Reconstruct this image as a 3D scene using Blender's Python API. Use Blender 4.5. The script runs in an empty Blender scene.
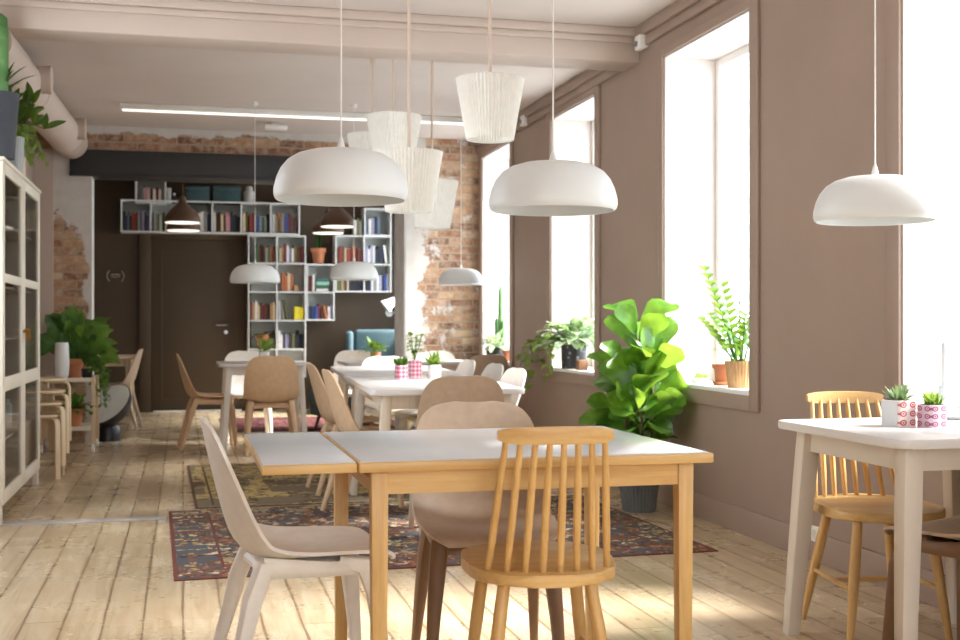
import bpy, bmesh, math, random
from mathutils import Vector, Matrix
random.seed(7)
S = bpy.context.scene
COL = S.collection
PI = math.pi
R = math.radians

# ------------------------------------------------------------------ camera maths (eye 1.1 m above the floor)
F = 1200.0; EYE = 1.10; HOR = 323.0
AZ = math.atan(297 / 1200); SA, CA = math.sin(AZ), math.cos(AZ)
def ray(px, py):
    u = (px - 480) / F; v = (HOR - py) / F
    return Vector((SA + CA * u, CA - SA * u, v))
def on_z(px, py, z):
    r = ray(px, py); return Vector((0, 0, EYE)) + r * ((z - EYE) / r.z)
def on_y(px, py, y):
    r = ray(px, py); return Vector((0, 0, EYE)) + r * (y / r.y)
def on_x(px, py, x):
    r = ray(px, py); return Vector((0, 0, EYE)) + r * (x / r.x)
def at_d(px, py, d):
    return Vector((0, 0, EYE)) + ray(px, py) * d

cam = bpy.data.cameras.new('camera'); cam.sensor_width = 36; cam.lens = 36 * F / 960
cam.shift_y = 3.0 / 960; cam.clip_start = .05
co = bpy.data.objects.new('camera', cam); COL.objects.link(co)
co.location = (0, 0, EYE); co.rotation_euler = (PI / 2, 0, -AZ); S.camera = co
cam.dof.use_dof = True; cam.dof.focus_distance = 3.9; cam.dof.aperture_fstop = 5.0

# ------------------------------------------------------------------ materials
def lin(c):
    return tuple((x / 255 / 12.92) if x / 255 <= .04045 else (((x / 255) + .055) / 1.055) ** 2.4 for x in c) + (1,)
MATS = {}
class N:
    def __init__(s, name):
        s.m = bpy.data.materials.new(name); s.m.use_nodes = True
        s.t = s.m.node_tree; s.n = s.t.nodes; s.b = s.n['Principled BSDF']; s.out = s.n['Material Output']
    def new(s, ty, **kw):
        x = s.n.new(ty)
        for k, v in kw.items():
            if k in x.inputs: x.inputs[k].default_value = v
            else: setattr(x, k, v)
        return x
    def l(s, a, b): s.t.links.new(a, b)
    def coord(s, which='Object', scale=(1, 1, 1), rot=(0, 0, 0)):
        c = s.new('ShaderNodeTexCoord'); mp = s.new('ShaderNodeMapping')
        mp.inputs['Scale'].default_value = scale; mp.inputs['Rotation'].default_value = rot
        s.l(c.outputs[which], mp.inputs[0]); return mp.outputs[0]
    def noise(s, vec, scale, detail=4, rough=.55, dist=0):
        x = s.new('ShaderNodeTexNoise'); x.inputs['Scale'].default_value = scale
        x.inputs['Detail'].default_value = detail; x.inputs['Roughness'].default_value = rough
        x.inputs['Distortion'].default_value = dist
        s.l(vec, x.inputs['Vector']); return x.outputs['Fac']
    def ramp(s, fac, stops, interp='LINEAR'):
        x = s.new('ShaderNodeValToRGB'); e = x.color_ramp.elements; x.color_ramp.interpolation = interp
        while len(e) < len(stops): e.new(.5)
        for i, (p, c) in enumerate(stops):
            e[i].position = p; e[i].color = c if len(c) == 4 else lin(c)
        s.l(fac, x.inputs[0]); return x.outputs[0]
    def mix(s, fac, a, b, blend='MIX'):
        x = s.new('ShaderNodeMix', data_type='RGBA'); x.blend_type = blend
        for v, i in ((fac, 0), (a, 6), (b, 7)):
            if hasattr(v, 'links'): s.l(v, x.inputs[i])
            else: x.inputs[i].default_value = v
        return x.outputs[2]
    def math(s, op, a, b=None):
        x = s.new('ShaderNodeMath'); x.operation = op
        for v, i in ((a, 0), (b, 1)):
            if v is None: continue
            if hasattr(v, 'links'): s.l(v, x.inputs[i])
            else: x.inputs[i].default_value = v
        return x.outputs[0]
    def bump(s, h, strength=.2, dist=.01):
        x = s.new('ShaderNodeBump'); x.inputs['Strength'].default_value = strength; x.inputs['Distance'].default_value = dist
        s.l(h, x.inputs['Height']); s.l(x.outputs[0], s.b.inputs['Normal'])
    def rough(s, v): s.b.inputs['Roughness'].default_value = v

def paint(name, c, rough=.6, var=.06, scale=6, bump=.05, metallic=0, spec=.5):
    if name in MATS: return MATS[name]
    q = N(name); v = q.coord()
    n = q.noise(v, scale)
    a = tuple(min(255, x * (1 - var)) for x in c); b = tuple(min(255, x * (1 + var)) for x in c)
    q.l(q.ramp(n, [(.3, a), (.7, b)]), q.b.inputs['Base Color'])
    q.rough(rough); q.b.inputs['Metallic'].default_value = metallic
    q.b.inputs['Specular IOR Level'].default_value = spec
    if bump: q.bump(q.noise(v, scale * 12, 2), bump, .004)
    MATS[name] = q.m; return q.m

def wood(name, c1, c2, rough=.42, axis='z', scale=14):
    if name in MATS: return MATS[name]
    q = N(name)
    sc = {'x': (.08, 1, 1), 'y': (1, .08, 1), 'z': (1, 1, .08)}[axis]
    v = q.coord(scale=sc)
    n = q.noise(v, scale * 1.6, 5, .6, .6); n2 = q.noise(v, scale * 9, 3, .6)
    f = q.math('ADD', q.math('MULTIPLY', n, .75), q.math('MULTIPLY', n2, .25))
    q.l(q.ramp(f, [(.35, c1), (.65, c2)]), q.b.inputs['Base Color'])
    q.rough(rough); q.bump(n2, .06, .003)
    MATS[name] = q.m; return q.m

def leafmat(name, c1, c2, rough=.35, trans=.35, veins=False):
    if name in MATS: return MATS[name]
    q = N(name); v = q.coord()
    n = q.noise(v, 9 if not veins else 40, 3)
    col = q.ramp(n, [(.35, c1), (.65, c2)])
    q.l(col, q.b.inputs['Base Color']); q.rough(rough)
    tr = q.new('ShaderNodeBsdfTranslucent'); q.l(q.mix(.5, col, lin((190, 220, 70))), tr.inputs['Color'])
    mx = q.new('ShaderNodeMixShader'); mx.inputs[0].default_value = trans
    q.l(q.b.outputs[0], mx.inputs[1]); q.l(tr.outputs[0], mx.inputs[2]); q.l(mx.outputs[0], q.out.inputs['Surface'])
    MATS[name] = q.m; return q.m

def glass(name, tint=(1, 1, 1, 1), gloss=.06):
    q = N(name); q.n.remove(q.b)
    tr = q.new('ShaderNodeBsdfTransparent'); tr.inputs['Color'].default_value = tint
    gl = q.new('ShaderNodeBsdfGlossy'); gl.inputs['Roughness'].default_value = .03
    lw = q.new('ShaderNodeLayerWeight'); mx = q.new('ShaderNodeMixShader')
    q.l(q.math('ADD', .02, q.math('MULTIPLY', q.math('POWER', lw.outputs['Facing'], 5.0), gloss * 5)), mx.inputs[0])
    q.l(tr.outputs[0], mx.inputs[1]); q.l(gl.outputs[0], mx.inputs[2]); q.l(mx.outputs[0], q.out.inputs['Surface'])
    return q.m

def fabric_shade(name, c):
    q = N(name); v = q.coord()
    col = q.ramp(q.noise(v, 30), [(.3, tuple(x * .97 for x in c)), (.7, c)])
    q.l(col, q.b.inputs['Base Color']); q.rough(.8)
    tr = q.new('ShaderNodeBsdfTranslucent'); q.l(col, tr.inputs['Color'])
    mx = q.new('ShaderNodeMixShader'); mx.inputs[0].default_value = .35
    q.l(q.b.outputs[0], mx.inputs[1]); q.l(tr.outputs[0], mx.inputs[2]); q.l(mx.outputs[0], q.out.inputs['Surface'])
    return q.m

def floor_mat():
    q = N('pine_boards'); c = q.new('ShaderNodeTexCoord'); sep = q.new('ShaderNodeSeparateXYZ')
    wob = q.noise(c.outputs['Object'], 1.3, 2)
    q.l(c.outputs['Object'], sep.inputs[0])
    x = q.math('ADD', sep.outputs['X'], q.math('MULTIPLY', q.math('SUBTRACT', wob, .5), .012))
    u = q.math('DIVIDE', x, .142); pid = q.math('FLOOR', u)
    wn = q.new('ShaderNodeTexWhiteNoise', noise_dimensions='1D'); q.l(pid, wn.inputs['W'])
    yoff = q.math('ADD', sep.outputs['Y'], q.math('MULTIPLY', wn.outputs['Value'], 7.3))
    seg = q.math('DIVIDE', yoff, 3.4); sid = q.math('FLOOR', seg)
    wn2 = q.new('ShaderNodeTexWhiteNoise', noise_dimensions='2D')
    cb = q.new('ShaderNodeCombineXYZ'); q.l(pid, cb.inputs[0]); q.l(sid, cb.inputs[1]); q.l(cb.outputs[0], wn2.inputs['Vector'])
    # grain
    g = q.new('ShaderNodeCombineXYZ')
    q.l(q.math('MULTIPLY', x, 1.0), g.inputs[0]); q.l(q.math('MULTIPLY', yoff, .07), g.inputs[1]); q.l(q.math('MULTIPLY', wn2.outputs['Value'], 9), g.inputs[2])
    grain = q.noise(g.outputs[0], 26, 6, .62, 1.0)
    blot = q.noise(c.outputs['Object'], 2.6, 5, .65)
    base = q.ramp(grain, [(.25, (180, 156, 124)), (.5, (210, 192, 163)), (.75, (225, 212, 190))])
    tone = q.ramp(wn2.outputs['Value'], [(0, (222, 213, 198)), (.5, (242, 236, 226)), (1, (255, 252, 246))])
    col = q.mix(.8, base, tone, 'MULTIPLY')
    col = q.mix(q.math('MULTIPLY', q.ramp(blot, [(.42, (0, 0, 0)), (.68, (255, 255, 255))]), .35), col, lin((184, 154, 114)))
    # worn greyish patches
    wear = q.noise(c.outputs['Object'], .9, 4, .6)
    col = q.mix(q.math('MULTIPLY', q.ramp(wear, [(.5, (0, 0, 0)), (.75, (255, 255, 255))]), .35), col, lin((190, 178, 160)))
    # knots
    vk = q.new('ShaderNodeCombineXYZ'); q.l(x, vk.inputs[0]); q.l(q.math('MULTIPLY', yoff, .45), vk.inputs[1])
    vo = q.new('ShaderNodeTexVoronoi'); vo.inputs['Scale'].default_value = 5.5; q.l(vk.outputs[0], vo.inputs['Vector'])
    kn = q.ramp(vo.outputs['Distance'], [(.02, (255, 255, 255)), (.075, (0, 0, 0))])
    col = q.mix(q.math('MULTIPLY', kn, .6), col, lin((110, 70, 36)))
    # gaps
    fx = q.math('FRACT', u); edge = q.math('MINIMUM', fx, q.math('SUBTRACT', 1.0, fx))
    gvn = q.new('ShaderNodeCombineXYZ'); q.l(q.math('MULTIPLY', pid, 3.7), gvn.inputs[0]); q.l(q.math('MULTIPLY', sep.outputs['Y'], .9), gvn.inputs[1])
    gw = q.math('MULTIPLY', q.math('SUBTRACT', q.noise(gvn.outputs[0], 2.0, 5, .65), .25), .13)
    gap = q.math('LESS_THAN', edge, gw)
    fs = q.math('FRACT', seg); gap2 = q.math('LESS_THAN', fs, .002)
    gp = q.math('MAXIMUM', gap, gap2)
    col = q.mix(q.math('MULTIPLY', gp, .62), col, lin((96, 70, 42)))
    soft = q.ramp(edge, [(0, (255, 255, 255)), (.11, (0, 0, 0))])
    col = q.mix(q.math('MULTIPLY', q.math('MULTIPLY', soft, blot), .5), col, lin((128, 96, 58)))
    q.l(col, q.b.inputs['Base Color'])
    q.l(q.math('ADD', .20, q.math('MULTIPLY', blot, .16)), q.b.inputs['Roughness'])
    q.b.inputs['Coat Weight'].default_value = .25; q.b.inputs['Coat Roughness'].default_value = .22
    h = q.math('SUBTRACT', q.math('MULTIPLY', grain, .3), gp); q.bump(h, .35, .004)
    return q.m

def brick_mat(name, plaster=.5, top=None, right_edge=None, seed=0):
    q = N(name); c = q.new('ShaderNodeTexCoord'); sep = q.new('ShaderNodeSeparateXYZ'); q.l(c.outputs['Object'], sep.inputs[0])
    wob = q.noise(c.outputs['Object'], 3, 3)
    cb = q.new('ShaderNodeCombineXYZ'); q.l(q.math('ADD', sep.outputs['X'], seed), cb.inputs[0])
    q.l(q.math('ADD', sep.outputs['Z'], q.math('MULTIPLY', wob, .03)), cb.inputs[1])
    br = q.new('ShaderNodeTexBrick'); q.l(cb.outputs[0], br.inputs['Vector'])
    br.inputs['Scale'].default_value = 1; br.inputs['Brick Width'].default_value = .235; br.inputs['Row Height'].default_value = .075
    br.inputs['Mortar Size'].default_value = .009; br.inputs['Mortar Smooth'].default_value = .35; br.inputs['Bias'].default_value = -.1
    br.inputs['Color1'].default_value = (0, 0, 0, 1); br.inputs['Color2'].default_value = (1, 1, 1, 1); br.inputs['Mortar'].default_value = (.5, .5, .5, 1)
    bc = q.ramp(br.outputs['Color'], [(0, (116, 80, 58)), (.3, (160, 114, 84)), (.5, (188, 150, 114)), (.7, (146, 100, 72)), (.85, (200, 172, 140)), (1, (104, 76, 60))])
    n = q.noise(c.outputs['Object'], 14, 6, .7)
    bc = q.mix(q.ramp(n, [(.42, (0, 0, 0)), (.62, (200, 200, 200))]), bc, lin((206, 184, 160)))
    n2 = q.noise(c.outputs['Object'], 5, 5, .7); bc = q.mix(q.ramp(n2, [(.46, (0, 0, 0)), (.66, (190, 190, 190))]), bc, lin((108, 66, 48)))
    mort = q.mix(q.noise(c.outputs['Object'], 30, 3), lin((186, 170, 150)), lin((132, 112, 94)))
    col = q.mix(br.outputs['Fac'], bc, mort)
    pn = q.noise(c.outputs['Object'], 4.5, 8, .68)
    fac = pn
    if top is not None:   # more plaster above this height and near the side edge
        t = q.new('ShaderNodeMapRange'); t.inputs['From Min'].default_value = top[0]; t.inputs['From Max'].default_value = top[1]
        t.inputs['To Min'].default_value = -.15; t.inputs['To Max'].default_value = .42; q.l(sep.outputs['Z'], t.inputs['Value'])
        fac = q.math('ADD', fac, t.outputs[0])
    if right_edge is not None:
        t = q.new('ShaderNodeMapRange'); t.inputs['From Min'].default_value = right_edge[0]; t.inputs['From Max'].default_value = right_edge[1]
        t.inputs['To Min'].default_value = 0; t.inputs['To Max'].default_value = .45; q.l(sep.outputs['X'], t.inputs['Value'])
        fac = q.math('ADD', fac, t.outputs[0])
    pm = q.ramp(fac, [(1 - plaster - .03, (0, 0, 0)), (1 - plaster + .03, (255, 255, 255))])
    pc = q.mix(q.noise(c.outputs['Object'], 8, 4), lin((216, 212, 206)), lin((182, 176, 170)))
    q.l(q.mix(pm, col, pc), q.b.inputs['Base Color']); q.rough(.9)
    h = q.math('ADD', q.math('MULTIPLY', br.outputs['Fac'], -.7), q.math('MULTIPLY', n, .5))
    q.bump(q.math('MAXIMUM', h, q.math('MULTIPLY', pm, .55)), .7, .012)
    return q.m

def rug_mat(name, cols, field, hx, hy, border=.1, line=(96, 40, 40), s1=7.0, s2=26.0):
    q = N(name); c = q.new('ShaderNodeTexCoord'); sep = q.new('ShaderNodeSeparateXYZ'); q.l(c.outputs['Object'], sep.inputs[0])
    ab = q.new('ShaderNodeCombineXYZ'); q.l(q.math('PINGPONG', q.math('ADD', sep.outputs['X'], 10.0), .42), ab.inputs[0]); q.l(sep.outputs['Y'], ab.inputs[1])
    def vor(scale, metric, vec):
        v = q.new('ShaderNodeTexVoronoi'); v.distance = metric; v.inputs['Scale'].default_value = scale; q.l(vec, v.inputs['Vector'])
        s = q.new('ShaderNodeSeparateColor'); q.l(v.outputs['Color'], s.inputs[0]); return s.outputs[0], v.outputs['Distance']
    a, da = vor(s1, 'CHEBYCHEV', ab.outputs[0]); b, db = vor(s2, 'MANHATTAN', ab.outputs[0]); d, dd = vor(s2 * 1.7, 'CHEBYCHEV', c.outputs['Object'])
    k = len(cols)
    rc = q.ramp(b, [(i / k, cols[i]) for i in range(k)], 'CONSTANT')
    ra = q.ramp(a, [(i / len(field), field[i]) for i in range(len(field))], 'CONSTANT')
    col = q.mix(q.math('GREATER_THAN', d, .52), ra, rc)
    ring = q.math('LESS_THAN', q.math('ABSOLUTE', q.math('SUBTRACT', da, .3)), .05)
    col = q.mix(ring, col, lin(cols[3]))
    wv = q.noise(c.outputs['Object'], 3.5, 4)
    col = q.mix(q.math('MULTIPLY', wv, .35), col, lin(field[0]))
    ex = q.math('SUBTRACT', hx, q.math('ABSOLUTE', sep.outputs['X'])); ey = q.math('SUBTRACT', hy, q.math('ABSOLUTE', sep.outputs['Y']))
    e = q.math('MINIMUM', ex, ey)
    bl = q.math('LESS_THAN', e, .018)
    bl2 = q.math('LESS_THAN', q.math('ABSOLUTE', q.math('SUBTRACT', e, border * 2.2)), .007)
    col = q.mix(q.math('MAXIMUM', bl, bl2), col, lin(line))
    q.l(col, q.b.inputs['Base Color']); q.rough(.95)
    q.b.inputs['Specular IOR Level'].default_value = .2
    q.bump(q.noise(c.outputs['Object'], 160, 2), .4, .004)
    return q.m

# ------------------------------------------------------------------ mesh building
class MB:
    def __init__(s): s.bm = bmesh.new()
    def box(s, lo, hi, bev=0, mi=0, rot=None, piv=None, seg=2):
        lo, hi = Vector(lo), Vector(hi)
        r = bmesh.ops.create_cube(s.bm, size=1); vs = r['verts']; c = (lo + hi) / 2; d = hi - lo
        for v in vs: v.co = Vector((v.co.x * d.x, v.co.y * d.y, v.co.z * d.z)) + c
        fs = set(f for v in vs for f in v.link_faces)
        for f in fs: f.material_index = mi
        if bev:
            es = list(set(e for v in vs for e in v.link_edges))
            o = bmesh.ops.bevel(s.bm, geom=es, offset=bev, segments=seg, affect='EDGES', profile=.5)
            vs = list(set(v for f in o['faces'] for v in f.verts) | set(v for v in vs if v.is_valid))
            for f in o['faces']: f.material_index = mi
        if rot is not None:
            piv = Vector(piv) if piv is not None else c
            for v in vs: v.co = rot @ (v.co - piv) + piv
        return vs
    def tube(s, pts, rad, seg=10, ratio=1.0, up=None, caps=True, mi=0, square=0):
        pts = [Vector(p) for p in pts]; n = len(pts)
        if not hasattr(rad, '__len__'): rad = [rad] * n
        rings = []; prev = None
        for i in range(n):
            t = (pts[min(i + 1, n - 1)] - pts[max(i - 1, 0)])
            if t.length < 1e-9: t = Vector((0, 0, 1))
            t.normalize()
            if prev is None:
                ref = Vector(up) if up is not None else (Vector((0, 0, 1)) if abs(t.z) < .9 else Vector((1, 0, 0)))
                a = ref - t * ref.dot(t); a.normalize()
            else:
                a = prev - t * prev.dot(t)
                a.normalize()
            prev = a; b = t.cross(a)
            ring = []
            for k in range(seg):
                th = 2 * PI * (k + .5) / seg
                ca, sa_ = math.cos(th), math.sin(th)
                if square:
                    ca = math.copysign(abs(ca) ** square, ca); sa_ = math.copysign(abs(sa_) ** square, sa_)
                ring.append(s.bm.verts.new(pts[i] + a * (ca * rad[i]) + b * (sa_ * rad[i] * ratio)))
            rings.append(ring)
        for i in range(n - 1):
            for k in range(seg):
                f = s.bm.faces.new((rings[i][k], rings[i][(k + 1) % seg], rings[i + 1][(k + 1) % seg], rings[i + 1][k])); f.material_index = mi
        if caps:
            s.bm.faces.new(rings[0][::-1]).material_index = mi; s.bm.faces.new(rings[-1]).material_index = mi
    def lathe(s, prof, seg=32, center=(0, 0, 0), mi=0, mod=None, mat=None):
        c = Vector(center); rings = []
        for (r, z) in prof:
            ring = []
            if r < 1e-6: ring = [s.bm.verts.new(c + Vector((0, 0, z)))] * seg
            else:
                for k in range(seg):
                    th = 2 * PI * k / seg; rr = r if mod is None else r * mod(k, z)
                    ring.append(s.bm.verts.new(c + Vector((rr * math.cos(th), rr * math.sin(th), z))))
            rings.append(ring)
        fs = []
        for i in range(len(rings) - 1):
            A, B = rings[i], rings[i + 1]
            for k in range(seg):
                q = [A[k], A[(k + 1) % seg], B[(k + 1) % seg], B[k]]
                u = []
                for v in q:
                    if v not in u: u.append(v)
                if len(u) >= 3:
                    try: f = s.bm.faces.new(u); f.material_index = mi; fs.append(f)
                    except ValueError: pass
        return fs
    def poly(s, pts, z0, z1, mi=0, bev=0):
        lo = [s.bm.verts.new((x, y, z0)) for x, y in pts]; hi = [s.bm.verts.new((x, y, z1)) for x, y in pts]
        n = len(pts); fs = [s.bm.faces.new(lo[::-1]), s.bm.faces.new(hi)]
        for i in range(n): fs.append(s.bm.faces.new((lo[i], lo[(i + 1) % n], hi[(i + 1) % n], hi[i])))
        for f in fs: f.material_index = mi
        if bev:
            es = [e for e in fs[0].edges] + [e for e in fs[1].edges]
            bmesh.ops.bevel(s.bm, geom=es, offset=bev, segments=2, affect='EDGES', profile=.5)
    def grid(s, P, mi=0):
        V = [[s.bm.verts.new(p) for p in row] for row in P]; fs = []
        for i in range(len(V) - 1):
            for j in range(len(V[0]) - 1):
                f = s.bm.faces.new((V[i][j], V[i][j + 1], V[i + 1][j + 1], V[i + 1][j])); f.material_index = mi; fs.append(f)
        return fs
    def solid(s, fs, t):
        s.bm.normal_update()
        bmesh.ops.solidify(s.bm, geom=fs, thickness=t)
    def mesh(s, name, mats, smooth=35):
        bmesh.ops.recalc_face_normals(s.bm, faces=s.bm.faces)
        me = bpy.data.meshes.new(name); s.bm.to_mesh(me); s.bm.free()
        for m in (mats if isinstance(mats, (list, tuple)) else [mats]): me.materials.append(m)
        if smooth:
            me.polygons.foreach_set('use_smooth', [True] * len(me.polygons)); me.set_sharp_from_angle(angle=R(smooth))
        return me
    def build(s, name, mats, parent=None, smooth=35, label=None, loc=(0, 0, 0)):
        return link(name, s.mesh(name, mats, smooth), parent, label, loc)

def link(name, me, parent=None, label=None, loc=(0, 0, 0)):
    o = bpy.data.objects.new(name, me); COL.objects.link(o); o.location = loc
    if parent is not None: o.parent = parent
    if label: o['label'] = label
    return o
def tag(o, label=None, cat=None, group=None, kind=None):
    if label: o['label'] = label
    if cat: o['category'] = cat
    if group: o['group'] = group
    if kind: o['kind'] = kind
    return o
def thing(name, label, cat, loc=(0, 0, 0), rz=0, group=None):
    o = bpy.data.objects.new(name, None); COL.objects.link(o); o.empty_display_size = .1
    o.location = loc; o.rotation_euler = (0, 0, rz); return tag(o, label, cat, group)
def dup(root, loc, rz, label, group=None):
    r = root.copy(); COL.objects.link(r); r.location = loc; r.rotation_euler = (0, 0, rz); r['label'] = label
    if group: r['group'] = group
    for ch in list(root.children):
        c = ch.copy(); COL.objects.link(c); c.parent = r
        for g in list(ch.children):
            d = g.copy(); COL.objects.link(d); d.parent = c
    return r
def struct(name, mb, m, parent=None, smooth=35, label=None):
    o = mb.build(name, m, parent, smooth)
    if parent is None: o['kind'] = 'structure'
    if label: o['label'] = label
    return o
def bx(lo, hi, bev=0):
    m = MB(); m.box(lo, hi, bev); return m

# ------------------------------------------------------------------ palette
WALL = paint('taupe_wall_paint', (156, 135, 121), .55, .025, 1.5, .04)
CEIL = paint('ceiling_paint', (206, 194, 186), .75, .02, 1.2, .03)
BEAMP = paint('beam_paint', (194, 177, 165), .6, .02, 1.2, .03)
WHITE = paint('white_paint', (236, 234, 230), .5, .015, 3, .02)
REVEAL = paint('reveal_white', (206, 196, 190), .55, .015, 2, .02)
DARK = paint('dark_brown_paint', (72, 57, 39), .62, .04, 1.5, .03)
STEEL = paint('black_steel', (44, 43, 44), .5, .08, 4, .05)
SHELFW = paint('shelf_lacquer', (226, 228, 226), .5, .02, 3, .02)
GALV = paint('shelf_back', (196, 200, 196), .6, .03, 3, .02)
LAMPW = paint('lamp_white', (226, 230, 230), .45, .01, 3, .0)
CHW = paint('white_composite', (236, 230, 222), .5, .02, 20, .05)
CHB = paint('brown_composite', (214, 182, 148), .5, .03, 30, .05)
CHT = paint('taupe_composite', (178, 156, 134), .5, .03, 30, .05)
CHD = paint('dark_brown_composite', (122, 90, 62), .5, .03, 30, .05)
OAK = wood('honey_oak', (190, 148, 86), (212, 174, 114), .4)
OAKX = wood('honey_oak_rail', (192, 150, 90), (214, 178, 118), .4, 'x')
OAKY = wood('honey_oak_side', (192, 150, 90), (214, 178, 118), .4, 'y')
BIRCH = wood('birch', (206, 184, 150), (226, 206, 174), .45)
BIRCHX = wood('birch_flat', (206, 184, 150), (226, 206, 174), .45, 'x')
PALEW = wood('pale_ash_lacquer', (206, 192, 172), (222, 210, 194), .45)
LAMI = paint('grey_laminate', (216, 221, 226), .2, .02, 2, .0)
TABW = paint('white_laminate', (212, 209, 207), .3, .01, 2, .0)
GREIGE = paint('greige_lacquer', (206, 196, 182), .45, .02, 3, .02)
CABW = paint('cream_lacquer', (226, 218, 202), .45, .02, 3, .02)
TERRA = paint('terracotta', (186, 120, 84), .85, .06, 12, .1)
SOIL = paint('soil', (58, 42, 30), .95, .2, 60, .4)
BLACKP = paint('black_ceramic', (28, 28, 30), .35, .1, 8, .1)
BRASS = paint('brass', (170, 120, 60), .35, .05, 8, .0, .8)
CHROME = paint('brushed_steel', (200, 200, 200), .3, .02, 8, .0, .9)
CORDB = paint('beige_cord', (206, 186, 170), .6, .02, 8, 0)
CORDW = paint('white_cord', (228, 224, 220), .5, .02, 8, 0)
TEAL = paint('teal_fabric', (80, 104, 110), .9, .06, 40, .25)
BELL = paint('brown_metal', (98, 72, 52), .5, .05, 6, .03)
PAGES = paint('book_pages', (226, 216, 196), .9, .04, 60, .1)
WINGLASS = glass('window_glass')
CABGLASS = glass('cabinet_glass', (.86, .86, .86, 1), .09)
PLEAT = fabric_shade('pleated_fabric', (250, 249, 244))
FIDDLE = leafmat('fiddle_leaf_green', (60, 108, 38), (112, 162, 58), .3, .36)
MIDG = leafmat('mid_green_leaf', (52, 98, 36), (96, 142, 58), .35, .35)
DARKG = leafmat('dark_green_leaf', (30, 62, 26), (58, 96, 40), .35, .25)
LIGHTG = leafmat('light_green_leaf', (112, 148, 68), (156, 184, 100), .4, .45)
VARIEG = leafmat('variegated_leaf', (86, 126, 84), (214, 224, 206), .4, .3, True)
SUCC = leafmat('succulent_leaf', (106, 136, 106), (160, 182, 150), .5, .15)
CACT = leafmat('cactus_skin', (66, 112, 58), (104, 148, 84), .55, .05)
MONST = leafmat('broad_leaf_green', (40, 80, 32), (84, 126, 56), .35, .3)
STEM = paint('plant_stem', (98, 84, 50), .8, .12, 20, .2)

GLOW = N('lamp_diffuser'); GLOW.b.inputs['Base Color'].default_value = (.9, .88, .84, 1)
GLOW.l(GLOW.ramp(GLOW.noise(GLOW.coord(), 5), [(0, (255, 246, 230)), (1, (255, 250, 240))]), GLOW.b.inputs['Emission Color']); GLOW.b.inputs['Emission Strength'].default_value = .55; GLOW = GLOW.m

# ------------------------------------------------------------------ the room
XL, XR, YN, YB, YF, ZC = -1.30, 2.84, -2.6, 11.5, 15.38, 2.98
struct('floor', bx((XL - .5, YN - .3, -.12), (XR + .5, YF + .3, 0)), floor_mat(), smooth=0)
struct('ceiling', bx((XL - .3, YN - .3, ZC), (XR + .4, 7.35, ZC + .15)), CEIL, smooth=0)
struct('ceiling_rear', bx((XL - .3, 7.35, 2.905), (XR + .4, YF + .3, ZC + .15)), CEIL, smooth=0)['label'] = 'lower ceiling beyond the beam'
LFILLWINS = [(4.75, 6.55)]; LX = XL - .2  # unseen left window, added to fill the middle of the room with light
m = MB(); prev = YN - .2
for (a, b) in LFILLWINS:
    m.box((LX, prev, 0), (XL, a, ZC)); m.box((LX, a, 0), (XL, b, .7)); m.box((LX, a, 2.75), (XL, b, ZC)); prev = b
m.box((LX, prev, 0), (XL, YF + .2, ZC))
struct('wall_left', m, WALL, smooth=0)
for k, (a, b) in enumerate(LFILLWINS):
    m = MB(); xx = XL - .12
    for lo, hi in (((xx - .03, a, .7), (xx + .03, a + .06, 2.75)), ((xx - .03, b - .06, .7), (xx + .03, b, 2.75)), ((xx - .03, a + .06, .7), (xx + .03, b - .06, .76)), ((xx - .03, a + .06, 2.69), (xx + .03, b - .06, 2.75))): m.box(lo, hi)
    w = struct('window_%d' % (9 + k), m, WHITE)
    bx((xx - .004, a + .06, .76), (xx + .004, b - .06, 2.69)).build('window_pane', WINGLASS, w, 0)
WINS = [(3.20, 4.32), (5.66, 6.80), (8.05, 9.10), (10.32, 11.36), (.85, 1.97), (-1.5, -.38)]
WZ0, WZ1, WT = .745, 2.715, .42
m = MB(); ys = sorted(WINS); prev = YN - .2
for (a, b) in ys:
    m.box((XR, prev, 0), (XR + WT, a, ZC)); m.box((XR, a, 0), (XR + WT, b, WZ0 - .005)); m.box((XR, a, WZ1 + .005), (XR + WT, b, ZC)); prev = b
m.box((XR, prev, 0), (XR + WT, YB + .5, ZC))
struct('wall_right', m, WALL, smooth=0)
# wall behind the camera; its two unseen tall windows are added for fill light
m = MB(); y0, y1 = YN - .2, YN
for a, b in ((XL, -.95), (.65, .95), (2.5, XR)): m.box((a, y0, 0), (b, y1, ZC))
for a, b in ((-.95, .65), (.95, 2.5)): m.box((a, y0, 0), (b, y1, .7)); m.box((a, y0, 2.75), (b, y1, ZC))
struct('wall_front', m, WALL, smooth=0)
for k, (a, b) in enumerate(((-.95, .65), (.95, 2.5))):
    m = MB(); yy = YN - .12
    for lo, hi in (((a, yy - .03, .7), (a + .06, yy + .03, 2.75)), ((b - .06, yy - .03, .7), (b, yy + .03, 2.75)), ((a + .06, yy - .03, .7), (b - .06, yy + .03, .76)), ((a + .06, yy - .03, 2.69), (b - .06, yy + .03, 2.75))): m.box(lo, hi)
    w = struct('window_%d' % (7 + k), m, WHITE)
    bx((a + .06, yy - .004, .76), (b - .06, yy + .004, 2.69)).build('window_pane', WINGLASS, w, 0)
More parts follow.
